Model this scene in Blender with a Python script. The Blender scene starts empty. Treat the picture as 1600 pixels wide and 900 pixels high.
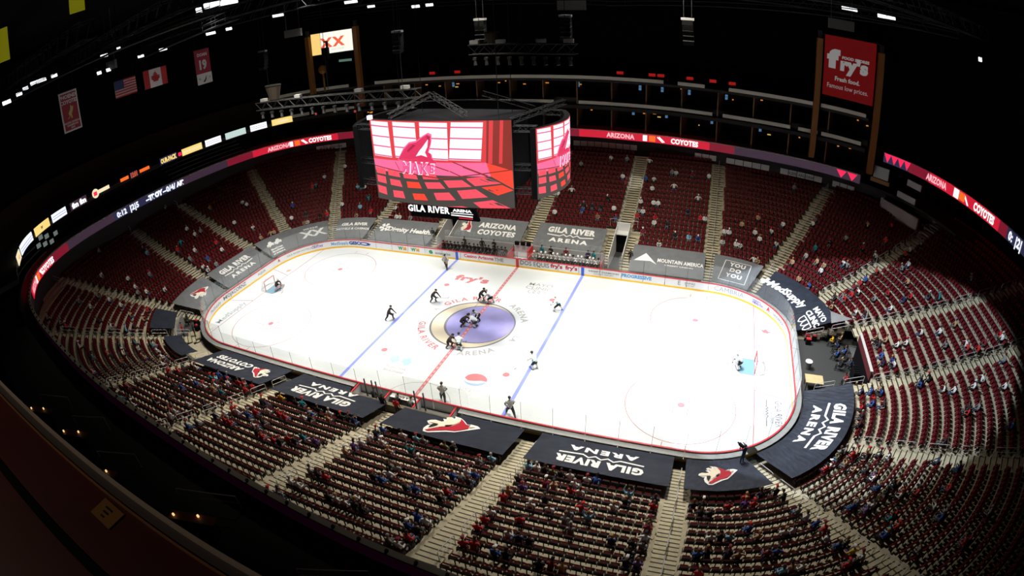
import bpy, math, random
from mathutils import Vector, Matrix
from mathutils.geometry import tessellate_polygon
random.seed(11)
ICE_W, END_W, HOUSE_W, SEAT_W = 12500., 66000., 33000., 30000.
S = bpy.context.scene
COL = S.collection
# ------------------------------------------------------------------ camera (16 mm style fisheye from the press level)
cd = bpy.data.cameras.new('camera')
cd.type = 'PANO'
cd.sensor_width = 36.0; cd.sensor_height = 20.25; cd.sensor_fit = 'HORIZONTAL'
cd.panorama_type = 'FISHEYE_EQUISOLID'
cd.fisheye_lens = 19.984
cd.fisheye_fov = math.pi
cd.clip_start = .05; cd.clip_end = 400
CAM = Vector((21.230, -42.374, 29.141))
RX = Vector((.9361926, .3490061, -.0416914)); UP = Vector((-.1310697, .4567004, .8799122)); FW = Vector((-.3261352, .8183028, -.4733037))
cam = bpy.data.objects.new('camera', cd); COL.objects.link(cam)
M4 = Matrix((RX, UP, -FW)).transposed().to_4x4(); M4.translation = CAM
cam.matrix_world = M4
S.camera = cam
# ------------------------------------------------------------------ exposure, world
S.view_settings.view_transform = 'Standard'; S.view_settings.look = 'None'
S.view_settings.exposure = 0.0; S.view_settings.gamma = 1.0
S.view_settings.use_curve_mapping = False
S.cycles.transparent_max_bounces = 24; S.cycles.max_bounces = 6; S.cycles.diffuse_bounces = 3; S.cycles.glossy_bounces = 3
S.cycles.sample_clamp_indirect = 4.0
W = bpy.data.worlds.new('world'); S.world = W; W.use_nodes = True
W.node_tree.nodes['Background'].inputs[0].default_value = (.5, .55, .7, 1)
W.node_tree.nodes['Background'].inputs[1].default_value = .0004
# ------------------------------------------------------------------ rink floodlights on the roof steel, plus an added counter fill
def spot(name, loc, aim, watts, deg, blend, col=(1, 1, 1), size=.5):
    l = bpy.data.lights.new(name, 'SPOT'); l.energy = watts; l.spot_size = math.radians(deg); l.spot_blend = blend
    l.color = col; l.shadow_soft_size = size
    o = bpy.data.objects.new(name, l); COL.objects.link(o); o.location = loc
    o.rotation_euler = (Vector(aim) - Vector(loc)).to_track_quat('-Z', 'Y').to_euler()
    return o
COOL = (.97, .985, 1.0); WARM = (1.0, .93, .78)
for x in (-27, -18, -9, 0, 9, 18, 27):               # floods either side, crossing over the ice and cut off near the boards
    for sy in (-1, 1):
        spot('ice_flood', (x * .93, sy * 13, 34.5), (x * 1.0, -sy * 3.2, 0), ICE_W, 48, .5, COOL, 1.0)
spot('end_flood', (14, 2, 34.0), (32.6, .6, 1.0), END_W, 52, .06, (.80, .90, 1.0), .25)      # spills over the right end boards into the stand
for x in (-17, 0, 17):                                # warmer house lights, dimmed towards the top of the stands
    for sy in (-1, 1): spot('house_light', (x, sy * 7, 34.5), (x * 1.05, sy * 9, 0), HOUSE_W, 99, 1.0, WARM, 1.0)
spot('counter_fill', (16.5, -44.2, 30.6), (18.5, -42.2, 28.0), 60., 90, 1.0, (1, .8, .6), .05)     # unseen fill light added to lift the press counter out of black
spot('seat_spot', (2, 2, 33.0), (10.6, 29.5, 6.3), SEAT_W, 4.2, .4, COOL, .1)   # small pool of light left on one seat block
# ---- plan of the arena: rink outline, rows, stairs (metres, origin at centre ice, +x right, +y far) ----
HX, HY, RC = 21.95, 4.42, 8.53
D0, TR = 1.1, 0.85
def zrow(n):
    n = max(n, 0)
    return .15 + .28 * n + .0025 * n * n
def Dn(n): return D0 + TR * n
def P(u, D):
    """point at parameter u (clockwise from the far left, one unit per side or corner), D metres outside the boards; also outward normal"""
    u %= 8.0
    k = int(u); f = u - k
    if k == 0: return (-HX + 2 * HX * f, HY + RC + D), (0., 1.)
    if k == 2: return (HX + RC + D, HY - 2 * HY * f), (1., 0.)
    if k == 4: return (HX - 2 * HX * f, -(HY + RC + D)), (0., -1.)
    if k == 6: return (-(HX + RC + D), -HY + 2 * HY * f), (-1., 0.)
    a = math.radians({1: 90, 3: 0, 5: -90, 7: 180}[k] - 90 * f)
    cx = HX if k in (1, 3) else -HX
    cy = HY if k in (1, 7) else -HY
    o = (math.cos(a), math.sin(a))
    return (cx + (RC + D) * o[0], cy + (RC + D) * o[1]), o
# stairs: parameter u at the boards and at the top of the bowl
AISLES = [(0.0, 0.0), (.2506, .2506), (.5, .5), (.7494, .7494), (1.0, 1.0), (1.335, 1.335), (1.68, 1.68), (1.965, 1.998), (2.91, 3.0), (3.315, 3.315), (3.65, 3.65),
          (4.0, 4.0), (4.2494, 4.2494), (4.497, 4.5), (4.748, 4.748), (5.0, 5.0), (5.38, 5.38), (5.69, 5.66), (6.1, 6.06), (7.055, 7.02), (7.34, 7.335), (7.667, 7.667)]
NA = len(AISLES)
def ua(i, D):
    a = AISLES[i % NA]
    t = min(max((D - 3) / 20., 0), 1)
    return a[0] + (a[1] - a[0]) * t + (8 if i >= NA else 0)
AW = .72      # half width of a stair
def row_pts(i, D, m=24):
    """polyline along section i (between stairs i and i+1) at distance D, with running length"""
    a, b = ua(i, D), ua(i + 1, D)
    us = [a + (b - a) * k / m for k in range(m + 1)]
    pp = [P(u, D)[0] for u in us]
    L = [0.]
    for k in range(m): L.append(L[-1] + math.hypot(pp[k + 1][0] - pp[k][0], pp[k + 1][1] - pp[k][1]))
    return us, L
def at_len(us, L, s):
    for k in range(len(L) - 1):
        if s <= L[k + 1]:
            f = (s - L[k]) / max(1e-6, L[k + 1] - L[k])
            return us[k] + (us[k + 1] - us[k]) * f
    return us[-1]
PITCH = .56
def row_seats(i, n):
    D = Dn(n) + .5
    us, L = row_pts(i, D)
    tot = L[-1] - 2 * AW - .1
    c = int(tot / PITCH)
    s0 = AW + .05 + (tot - c * PITCH) / 2
    return [at_len(us, L, s0 + (j + .5) * PITCH) for j in range(c)]
def nrows(i):
    if 6 <= i <= 9: return 29
    if 11 <= i <= 16: return 21
    return 25
FIRST = {0: 5, 1: 7, 2: 7, 3: 5, 4: 5, 5: 5, 6: 5, 7: 8, 8: 5, 9: 5, 10: 5, 11: 5, 12: 5, 13: 5, 14: 5, 15: 5, 16: 5, 17: 5, 18: 5, 19: 5, 20: 5, 21: 5}
# ------------------------------------------------------------------ helpers
class G:
    """collects faces (with a material slot each); build() links them as one mesh object"""
    def __init__(s): s.v = []; s.f = []; s.m = []
    def add(s, vs, fs, mi=0):
        b = len(s.v); s.v.extend([tuple(p) for p in vs])
        for f in fs: s.f.append([b + i for i in f]); s.m.append(mi)
        return s
    def quad(s, a, b, c, d, mi=0): return s.add((a, b, c, d), ((0, 1, 2, 3),), mi)
    def box(s, c, d, mi=0, R=None):
        x, y, z = d[0] / 2, d[1] / 2, d[2] / 2
        vs = [Vector((i * x, j * y, k * z)) for k in (-1, 1) for j in (-1, 1) for i in (-1, 1)]
        if R is not None: vs = [R @ p for p in vs]
        return s.add([p + Vector(c) for p in vs], ((0, 2, 3, 1), (4, 5, 7, 6), (0, 1, 5, 4), (2, 6, 7, 3), (0, 4, 6, 2), (1, 3, 7, 5)), mi)
    def tube(s, pts, r, k=5, mi=0, closed=False, cap=True):
        pts = [Vector(p) for p in pts]; n = len(pts); vs = []
        for i, p in enumerate(pts):
            a = pts[(i - 1) % n] if (closed or i) else p
            b = pts[(i + 1) % n] if (closed or i < n - 1) else p
            t = (b - a); t = t.normalized() if t.length > 1e-9 else Vector((0, 0, 1))
            q = Vector((0, 0, 1)) if abs(t.z) < .9 else Vector((1, 0, 0))
            e1 = t.cross(q).normalized(); e2 = t.cross(e1)
            rr = r[i] if isinstance(r, (list, tuple)) else r
            for j in range(k):
                w = 2 * math.pi * j / k
                vs.append(p + (e1 * math.cos(w) + e2 * math.sin(w)) * rr)
        fs = []
        for i in range(n if closed else n - 1):
            for j in range(k):
                fs.append((i * k + j, i * k + (j + 1) % k, ((i + 1) % n) * k + (j + 1) % k, ((i + 1) % n) * k + j))
        if not closed and cap: fs += [tuple(range(k))[::-1], tuple((n - 1) * k + j for j in range(k))]
        return s.add(vs, fs, mi)
    def bar(s, a, b, w, h, mi=0):
        a, b = Vector(a), Vector(b); d = b - a
        R = d.to_track_quat('X', 'Z').to_matrix()
        return s.box((a + b) / 2, (d.length, w, h), mi, R)
    def ball(s, c, r, mi=0, n=8, m=6, z0=-1.0):
        vs = []; fs = []; c = Vector(c); r = Vector(r) if not isinstance(r, (int, float)) else Vector((r, r, r))
        a0 = math.asin(max(-1, z0))
        for i in range(m + 1):
            t = a0 + (math.pi / 2 - a0) * i / m
            for j in range(n):
                w = 2 * math.pi * j / n
                vs.append((c.x + r.x * math.cos(t) * math.cos(w), c.y + r.y * math.cos(t) * math.sin(w), c.z + r.z * math.sin(t)))
        for i in range(m):
            for j in range(n): fs.append((i * n + j, i * n + (j + 1) % n, (i + 1) * n + (j + 1) % n, (i + 1) * n + j))
        return s.add(vs, fs, mi)
    def poly(s, pts, fn, mi=0):
        """flat outline (x, y) laid on a surface by fn"""
        tri = tessellate_polygon([[Vector((p[0], p[1], 0)) for p in pts]])
        return s.add([fn(*p) for p in pts], tri, mi)
    def prism(s, pts, fn, mi=0):
        """outline given depth: fn(x, y, k) with k = 0 and 1 for the two faces"""
        n = len(pts); tri = tessellate_polygon([[Vector((p[0], p[1], 0)) for p in pts]])
        b = [fn(p[0], p[1], 0) for p in pts] + [fn(p[0], p[1], 1) for p in pts]
        fs = [tuple(t)[::-1] for t in tri] + [tuple(i + n for i in t) for t in tri] + [(i, (i + 1) % n, n + (i + 1) % n, n + i) for i in range(n)]
        return s.add(b, fs, mi)
    def text(s, txt, fn, mi=0, h=1.0, bold=0, x=0, y=0, align='C', sx=1.0, gap=1.0, shear=0):
        vs, fs, w = glyphs(txt, bold, gap, shear)
        x0 = x - {'C': w * h * sx / 2, 'L': 0, 'R': w * h * sx}[align]
        return s.add([fn(x0 + p[0] * h * sx, y + p[1] * h) for p in vs], fs, mi)
    def width(s, txt, bold=0, gap=1.0): return glyphs(txt, bold, gap, 0)[2]
    def mesh(s, name, mats, off=None, smooth=False):
        me = bpy.data.meshes.new(name)
        vs = s.v if off is None else [(a - off[0], b - off[1], c - off[2]) for a, b, c in s.v]
        me.from_pydata(vs, [], s.f)
        for m in (mats if isinstance(mats, (list, tuple)) else [mats]): me.materials.append(m)
        if any(s.m): me.polygons.foreach_set('material_index', s.m)
        if smooth: me.polygons.foreach_set('use_smooth', [True] * len(me.polygons))
        return me
    def build(s, name, mats, parent=None, smooth=False, local=False):
        off = None if (parent is None or local) else world_loc(parent)
        return link(name, s.mesh(name, mats, off, smooth), parent)
def world_loc(o):
    p = Vector((0, 0, 0))
    while o is not None: p = p + o.location; o = o.parent
    return p
def link(name, me, parent=None):
    o = bpy.data.objects.new(name, me); COL.objects.link(o); o.parent = parent
    return o
def tag(o, label=None, cat=None, group=None, kind=None):
    if label: o['label'] = label
    if cat: o['category'] = cat
    if group: o['group'] = group
    if kind: o['kind'] = kind
    return o
def thing(name, label, cat, loc=(0, 0, 0), group=None, rz=0):
    o = bpy.data.objects.new(name, None); COL.objects.link(o); o.location = loc; o.rotation_euler = (0, 0, rz)
    return tag(o, label, cat, group)
_gl = {}
def glyphs(txt, bold=0, gap=1.0, shear=0):
    key = (txt, bold, gap, shear)
    if key not in _gl:
        c = bpy.data.curves.new('lettering', 'FONT'); c.body = txt; c.size = 1.0; c.offset = bold; c.space_character = gap
        c.resolution_u = 2; c.shear = shear; c.fill_mode = 'FRONT' if hasattr(c, 'fill_mode') else c.fill_mode
        o = bpy.data.objects.new('lettering', c); COL.objects.link(o)
        me = bpy.data.meshes.new_from_object(o.evaluated_get(bpy.context.evaluated_depsgraph_get()))
        vs = [(v.co.x, v.co.y) for v in me.vertices]; fs = [tuple(p.vertices) for p in me.polygons]
        bpy.data.objects.remove(o); bpy.data.curves.remove(c); bpy.data.meshes.remove(me)
        if not vs: vs, fs = [(0, 0), (0, 0), (0, 0)], [(0, 1, 2)]
        x0 = min(p[0] for p in vs); x1 = max(p[0] for p in vs); cap = .69 + 2 * bold
        vs = [((p[0] - x0) / cap, (p[1] + bold) / cap) for p in vs]
        _gl[key] = (vs, fs, (x1 - x0) / cap)
    return _gl[key]
_mats = {}
def mat(name, col, rough=.6, emit=0, metal=0, noise=0, scale=3., spec=.5, bump=0):
    if name in _mats: return _mats[name]
    m = bpy.data.materials.new(name); m.use_nodes = True; nt = m.node_tree; b = nt.nodes['Principled BSDF']
    c4 = (*col, 1)
    b.inputs['Base Color'].default_value = c4; b.inputs['Roughness'].default_value = rough
    b.inputs['Metallic'].default_value = metal; b.inputs['Specular IOR Level'].default_value = spec
    if emit:
        b.inputs['Emission Color'].default_value = c4; b.inputs['Emission Strength'].default_value = emit
        b.inputs['Base Color'].default_value = (.01, .01, .01, 1)
    if noise:
        tc = nt.nodes.new('ShaderNodeNewGeometry'); n = nt.nodes.new('ShaderNodeTexNoise'); n.inputs['Scale'].default_value = scale; n.inputs['Detail'].default_value = 4
        nt.links.new(tc.outputs['Position'], n.inputs['Vector'])
        r = nt.nodes.new('ShaderNodeValToRGB'); r.color_ramp.elements[0].position = .3; r.color_ramp.elements[1].position = .7
        r.color_ramp.elements[0].color = (*[x * (1 - noise) for x in col], 1); r.color_ramp.elements[1].color = (*[min(1, x * (1 + noise)) for x in col], 1)
        nt.links.new(n.outputs['Fac'], r.inputs['Fac']); nt.links.new(r.outputs['Color'], b.inputs['Base Color'])
        if bump:
            bp = nt.nodes.new('ShaderNodeBump'); bp.inputs['Strength'].default_value = bump; bp.inputs['Distance'].default_value = .05
            nt.links.new(n.outputs['Fac'], bp.inputs['Height']); nt.links.new(bp.outputs['Normal'], b.inputs['Normal'])
    _mats[name] = m
    return m
def glass_mat():
    m = bpy.data.materials.new('acrylic_glass'); m.use_nodes = True; nt = m.node_tree; nt.nodes.clear()
    o = nt.nodes.new('ShaderNodeOutputMaterial'); mx = nt.nodes.new('ShaderNodeMixShader'); t = nt.nodes.new('ShaderNodeBsdfTransparent')
    g = nt.nodes.new('ShaderNodeBsdfGlossy'); f = nt.nodes.new('ShaderNodeFresnel')
    g.inputs['Roughness'].default_value = .03; t.inputs['Color'].default_value = (.97, .98, .98, 1); f.inputs['IOR'].default_value = 1.72
    ge = nt.nodes.new('ShaderNodeNewGeometry'); mu = nt.nodes.new('ShaderNodeMath'); mu.operation = 'MULTIPLY'; su = nt.nodes.new('ShaderNodeMath'); su.operation = 'SUBTRACT'; su.inputs[0].default_value = 1
    nt.links.new(ge.outputs['Backfacing'], su.inputs[1]); nt.links.new(f.outputs[0], mu.inputs[0]); nt.links.new(su.outputs[0], mu.inputs[1])     # back faces of a pane only let light out
    nt.links.new(mu.outputs[0], mx.inputs[0]); nt.links.new(t.outputs[0], mx.inputs[1]); nt.links.new(g.outputs[0], mx.inputs[2]); 
    df = nt.nodes.new('ShaderNodeBsdfDiffuse'); df.inputs['Color'].default_value = (.85, .87, .88, 1); m2 = nt.nodes.new('ShaderNodeMixShader'); m2.inputs[0].default_value = .025      # pale haze mixed in, standing in for ice glare on the glass
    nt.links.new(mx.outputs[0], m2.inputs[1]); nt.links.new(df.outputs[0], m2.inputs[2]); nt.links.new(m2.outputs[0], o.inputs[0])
    return m
GLASS = glass_mat()
ICE = mat('ice', (.63, .67, .71), .25, noise=.015, scale=.35, spec=.25)
CONC = mat('concrete', (.44, .39, .29), .85, noise=.14, scale=1.6, bump=.1)
CONC2 = mat('floor_concrete', (.10, .10, .10), .8, noise=.2, scale=.8)
BLACK = mat('black_paint', (.005, .005, .006), .8, spec=.1)
DARK = mat('dark_cloth', (.012, .012, .016), .9)
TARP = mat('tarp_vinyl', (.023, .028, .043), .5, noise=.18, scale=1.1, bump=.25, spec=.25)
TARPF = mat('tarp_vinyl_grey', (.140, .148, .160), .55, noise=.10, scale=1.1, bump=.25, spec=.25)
TARPG = mat('tarp_grey', (.20, .205, .215), .5, noise=.10, scale=1.1, bump=.25)
WHITE = mat('white_paint', (.80, .80, .80), .5)
BOARD = mat('board_white', (.76, .78, .82), .35)
YEL = mat('kickplate_yellow', (.86, .50, .02), .4)
RED = mat('cap_red', (.62, .035, .05), .4)
SHELF = mat('shelf_grey', (.30, .31, .31), .6, noise=.08)
STEEL = mat('steel_grey', (.45, .45, .46), .35, metal=.6)
POST = mat('post_grey', (.10, .11, .12), .5)
MAROON = mat('seat_maroon', (.095, .006, .010), .6, spec=.1)
SEATB = mat('seat_black', (.007, .007, .008), .55, spec=.2)
PRED = mat('print_red', (.42, .012, .03), .5); PCREAM = mat('print_cream', (.78, .70, .56), .5); PWHITE = mat('print_white', (.78, .78, .78), .5); PBLK = mat('print_black', (.012, .012, .014), .5)
PGREY = mat('print_grey', (.16, .17, .18), .5); PBLUE = mat('print_blue', (.02, .06, .30), .5); PGRN = mat('print_green', (.02, .30, .10), .5); PGOLD = mat('print_gold', (.75, .36, .02), .5); PLB = mat('print_light_blue', (.08, .32, .62), .5)
def smooth_strip(g, u0, u1, prof, mi=0, step=.06, cap=True):
    """sweep a closed (D, z) outline along the rink outline"""
    n = max(1, int(math.ceil((u1 - u0) / step))); k = len(prof); vs = []; fs = []
    for i in range(n + 1):
        u = u0 + (u1 - u0) * i / n
        for D, z in prof:
            (x, y), o = P(u, D); vs.append((x, y, z))
    for i in range(n):
        for j in range(k): fs.append((i * k + j, (i + 1) * k + j, (i + 1) * k + (j + 1) % k, i * k + (j + 1) % k))
    if cap: fs += [tuple(range(k)), tuple(n * k + j for j in range(k))[::-1]]
    return g.add(vs, fs, mi)
def rect(D0_, D1_, z0, z1): return ((D0_, z0), (D0_, z1), (D1_, z1), (D1_, z0))
# smooth closed curve followed by the suite fronts and ribbon boards
_FC = [(30, -31.9), (20, -33.1), (12.4, -33), (4.6, -32.5), (-3, -32.0), (-11.6, -31.4), (-20, -30.4), (-32, -28.4), (-39.5, -25.6), (-44.8, -21.8), (-48.6, -15), (-50.0, -4), (-49.9, 8.5), (-46.5, 22.0), (-37.8, 30.0), (-22, 34.2), (0, 36.2), (8.6, 36.1), (16.9, 35.4), (32.9, 31.9), (40.9, 28.2), (46.5, 22.5), (50.0, 14), (51.6, 4), (51.6, -6), (48.5, -18), (41, -27.5)]
def _cr(p0, p1, p2, p3, t):
    return .5 * ((2 * p1) + (-p0 + p2) * t + (2 * p0 - 5 * p1 + 4 * p2 - p3) * t * t + (-p0 + 3 * p1 - 3 * p2 + p3) * t ** 3)
FN = []
for i in range(len(_FC)):
    q = [Vector(_FC[(i + k) % len(_FC)]) for k in (-1, 0, 1, 2)]
    for k in range(8): FN.append(_cr(*q, k / 8))
NF = len(FN)
_fl = [0.]
for i in range(NF): _fl.append(_fl[-1] + (FN[(i + 1) % NF] - FN[i]).length)
FLEN = _fl[-1]
def F(s, off=0):
    """point at running length s on the suite-front curve (clockwise seen from above), off metres outward"""
    s %= FLEN
    lo, hi = 0, NF
    while hi - lo > 1:
        m = (lo + hi) // 2
        if _fl[m] <= s: lo = m
        else: hi = m
    f = (s - _fl[lo]) / (_fl[lo + 1] - _fl[lo]); a, b = FN[lo], FN[(lo + 1) % NF]
    p = a.lerp(b, f)
    d0 = (FN[(lo + 1) % NF] - FN[(lo - 1) % NF]).normalized(); d1 = (FN[(lo + 2) % NF] - FN[lo]).normalized()
    d = d0.lerp(d1, f).normalized()
    o = Vector((-d.y, d.x))                      # outward: the curve runs clockwise
    return p + o * off
def fs(x, y):
    """running length of the curve point nearest (x, y)"""
    q = Vector((x, y)); i = min(range(NF), key=lambda k: (FN[k] - q).length)
    return min((_fl[i] + d for d in [k * .1 for k in range(-30, 31)]), key=lambda s: (F(s) - q).length)
def fstrip(g, s0, s1, prof, mi=0, step=1.2, cap=True):
    if s1 < s0: s1 += FLEN
    n = max(1, int(math.ceil((s1 - s0) / step))); k = len(prof); vs = []; fc = []
    for i in range(n + 1):
        s = s0 + (s1 - s0) * i / n
        for off, z in prof:
            p = F(s, off); vs.append((p.x, p.y, z))
    for i in range(n):
        for j in range(k): fc.append((i * k + j, (i + 1) * k + j, (i + 1) * k + (j + 1) % k, i * k + (j + 1) % k))
    if cap: fc += [tuple(range(k)), tuple(n * k + j for j in range(k))[::-1]]
    return g.add(vs, fc, mi)
# ------------------------------------------------------------------ arena shell
g = G(); g.box((0, 0, -.35), (130, 110, .5)); tag(g.build('floor', CONC2), kind='structure')
# ------------------------------------------------------------------ ice sheet and its painted markings
def ice_outline(D, n=20):
    out = []
    for k in (1, 3, 5, 7): out += [P(k + .9999 * i / n, D)[0] for i in range(n + 1)]
    return out
ice = thing('ice_sheet', 'white ice sheet painted with lines, circles and adverts', 'ice')
g = G(); ol = ice_outline(.02); g.prism(ol, lambda x, y, k: (x, y, -.09 * (1 - k))); g.build('ice_surface', ICE, ice)
def flat(z): return lambda x, y: (x, y, z)
IBLUE = mat('ice_blue', (.24, .29, .78), .25); IRED = mat('ice_red', (.56, .19, .22), .25); ILINE = mat('ice_thin_red', (.42, .17, .19), .25); ICREASE = mat('ice_crease_blue', (.18, .33, .44), .25)
IPUR = mat('ice_purple', (.33, .31, .60), .25, noise=.07, scale=.8); ICREAM = mat('ice_cream', (.66, .585, .46), .25); IGREY = mat('ice_grey', (.20, .20, .22), .25); ILGREY = mat('ice_light_grey', (.38, .38, .40), .25); ICYAN = mat('ice_cyan', (.36, .56, .62), .25); IBL2 = mat('ice_logo_blue', (.33, .43, .72), .25)
def bar2(g, x0, y0, x1, y1, z=.004, mi=0): return g.quad((x0, y0, z), (x1, y0, z), (x1, y1, z), (x0, y1, z), mi)
def ring2(g, cx, cy, r0, r1, z=.004, mi=0, a0=0, a1=360, n=64):
    for i in range(n):
        A, B = math.radians(a0 + (a1 - a0) * i / n), math.radians(a0 + (a1 - a0) * (i + 1) / n)
        g.quad((cx + r0 * math.cos(A), cy + r0 * math.sin(A), z), (cx + r1 * math.cos(A), cy + r1 * math.sin(A), z), (cx + r1 * math.cos(B), cy + r1 * math.sin(B), z), (cx + r0 * math.cos(B), cy + r0 * math.sin(B), z), mi)
    return g
def disc2(g, cx, cy, r, z=.004, mi=0, n=48): return g.poly([(cx + r * math.cos(2 * math.pi * i / n), cy + r * math.sin(2 * math.pi * i / n)) for i in range(n)], flat(z), mi)
for sx in (-1, 1):
    g = G(); bar2(g, sx * 7.77 - .16, -12.93, sx * 7.77 + .16, 12.93); g.build('blue_line', IBLUE, ice)
    g = G(); y1 = HY + math.sqrt(RC ** 2 - (27.13 - HX) ** 2); bar2(g, sx * 27.13 - .04, -y1, sx * 27.13 + .04, y1)
    for sy in (-1, 1):
        a, b = Vector((sx * 27.13, sy * 3.35)), Vector((sx * 30.44, sy * 4.27)); d = (b - a).normalized() * .04; q = Vector((-d.y, d.x))
        g.quad(*[(p.x, p.y, .004) for p in (a + q, b + q, b - q, a - q)])
    g.build('goal_line', ILINE, ice)
    cr = [(sx * 27.09, 1.22), (sx * 25.76, 1.22)] + [(sx * (27.13 - 1.83 * math.cos(math.radians(a))), 1.83 * math.sin(math.radians(a))) for a in range(42, -43, -6)] + [(sx * 25.76, -1.22), (sx * 27.09, -1.22)]
    g = G(); g.poly(cr, flat(.006)); g.build('goal_crease', ICREASE, ice)
    g = G(); loop = [(p[0], p[1], .008) for p in cr]
    for a, b in zip(loop, loop[1:]): g.bar(a, b, .05, .004)
    g.build('crease_outline', ILINE, ice)
    for sy in (-1, 1):
        cx, cy = sx * 21.03, sy * 6.71
        g = G(); ring2(g, cx, cy, 4.54, 4.6)
        g.build('faceoff_circle', ILINE, ice)
        for tx in (-1, 1):
            for ty in (-1, 1):
                g = G(); bar2(g, cx + tx * .9 - .03, cy + ty * 4.6, cx + tx * .9 + .03, cy + ty * 5.2); g.build('hash_mark', ILINE, ice)
                g = G(); a, b, c = tx * .6, ty * .45, .03; g.poly([(cx + a - tx * c, cy + b - ty * c), (cx + tx * 1.8, cy + b - ty * c), (cx + tx * 1.8, cy + b + ty * c), (cx + a + tx * c, cy + b + ty * c), (cx + a + tx * c, cy + ty * 1.35), (cx + a - tx * c, cy + ty * 1.35)], flat(.004)); g.build('restraining_mark', ILINE, ice)
        g = G(); disc2(g, cx, cy, .31, n=24); g.build('faceoff_dot', IRED, ice)
        g = G(); disc2(g, sx * 6.1, sy * 6.71, .31, n=24); g.build('faceoff_dot', IRED, ice)
g = G()                                                 # centre line, chequered
bar2(g, -.16, -12.93, .16, 12.93, .010)
for k in range(42):
    y = -12.6 + k * .6
    bar2(g, -.08, y, .08, y + .3, .012, 1)
g.build('centre_line', [IRED, mat('ice_pale_red', (.62, .38, .39), .25)], ice)
g = G(); ring2(g, .4, -12.93, 3.02, 3.08, a0=8, a1=172); g.build('referee_crease', ILGREY, ice)
# centre logo: purple disc in a cream crescent with a grey rim
g = G(); ring2(g, 0, 0, 4.07, 4.25, .004, 2); disc2(g, 0, 0, 4.07, .005, 1); disc2(g, .62, .22, 3.47, .0075, 2); disc2(g, .72, .26, 3.34, .0085, 0)
g.build('centre_logo', [IPUR, ICREAM, IGREY], ice)
def arc_text(txt, r, mid, h, m, inward=False):
    """letters set round the centre circle; mid is the angle of the middle of the word"""
    vs, fc, w = glyphs(txt, .03, 1.25, 0); g = G()
    def fn(x, y):
        a = math.radians(mid) + (x / r) * (1 if inward else -1)
        rr = r + (-y if inward else y)
        return (rr * math.cos(a), rr * math.sin(a), .006)
    g.text(txt, fn, 0, h, .03, gap=1.25); return g.build('circle_lettering', m, ice)
arc_text('GILA RIVER', 4.75, 113, .72, IRED); arc_text('ARENA', 4.75, 41, .72, ILGREY)
arc_text('GILA RIVER', 5.4, 223, .72, IRED, True); arc_text('ARENA', 5.4, 297, .72, ILGREY, True)
arc_text('GILA', 4.75, 170, .55, mat('ice_faint_grey', (.50, .50, .52), .25)); arc_text('GILA', 4.75, 350, .55, ILGREY)
def ice_text(name, txt, x, y, h, m, rot=0, bold=.02, sx=1.0, shear=0, gap=1.0):
    c, s = math.cos(math.radians(rot)), math.sin(math.radians(rot)); g = G()
    if isinstance(txt, str): txt = [(txt, 0, h)]
    for t, dy, hh in txt: g.text(t, lambda a, b: (x + a * c - b * s, y + a * s + b * c, .006), 0, hh, bold, 0, dy - hh / 2, 'C', sx, gap, shear)
    return g.build(name, m, ice)
ice_text('ice_advert', "fry's", -3.9, 8.75, 1.3, IRED, 0, .05, 1.3, 0, 1.1)
ice_text('ice_advert', [('MAYO', .75, .62), ('CLINIC', -.05, .62)], 4.0, 8.75, .6, ILGREY, 0, .01, 1.1)
g = G()
for dx in (-.55, 0, .55): ring2(g, 4.0 + dx, 7.85, .34, .42, .006, n=20)
g.build('ice_emblem', ILGREY, ice)
def rline(g, pts, w, z, mi=0):
    for a, b in zip(pts, pts[1:]): g.bar((*a, z), (*b, z), w, .003, mi)
g = G()                                                 # pale blue cross and shield
for cx in (-4.35, -3.1):
    g.poly([(cx - .55, -7.9), (cx - .2, -8.05), (cx - .05, -8.35), (cx + .3, -8.2), (cx + .55, -7.75), (cx + .3, -7.45), (cx + .2, -7.15), (cx - .15, -7.2), (cx - .4, -7.35)], flat(.006))
g.build('ice_emblem', ICYAN, ice)
ice_text('ice_advert', [('BlueCross', 0, .36), ('BlueShield', -.55, .36)], -3.6, -8.8, .35, ILGREY)
g = G()                                                 # red and blue roundel
top = [(3.9 + 1.0 * math.cos(math.radians(a)), -8.15 + .82 * math.sin(math.radians(a))) for a in range(-2, 190, 8)] + [(3.3, -8.45), (3.9, -8.35), (4.4, -8.15)]
bot = [(3.9 + 1.0 * math.cos(math.radians(a)), -8.2 + .82 * math.sin(math.radians(a))) for a in range(200, 361, 8)] + [(4.75, -8.3), (4.3, -8.6), (3.8, -8.72), (3.3, -8.7)]
g.poly(top, flat(.006), 0); g.poly(bot, flat(.006), 1); g.build('ice_emblem', [IRED, IBL2], ice)
ice_text('ice_advert', 'pepsi', 4.0, -9.45, .5, mat('ice_faint_blue', (.46, .50, .60), .25), 0, .0, 1.3)
ice_text('ice_advert', [('GILA RIVER', .5, .62), ('RESORTS & CASINOS', -.1, .24)], 28.75, -6.1, .6, IGREY, -90, .01, .78)
g = G()                                                 # zigzag under the arena name behind the right goal
zz = [(28.2, -4.4), (28.2, -5.2)] + [(28.2 + (.16 if k % 2 else -.08), -5.3 - k * .17) for k in range(8)] + [(28.2, -6.8), (28.2, -7.8)]
rline(g, zz, .1, .006); g.build('ice_emblem', IGREY, ice)
g = G(); g.poly([(27.75, 6.7), (28.1, 6.15), (28.5, 6.1), (29.1, 6.6), (28.6, 6.45), (28.35, 6.9), (28.1, 6.6)], flat(.006)); g.build('ice_emblem', IRED, ice)
ice_text('ice_advert', [('MOUNTAIN', .35, .38), ('AMERICA', -.2, .38)], 28.3, 4.6, .4, mat('ice_faint_grey', (.7, .7, .72)), -90, 0)
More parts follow.
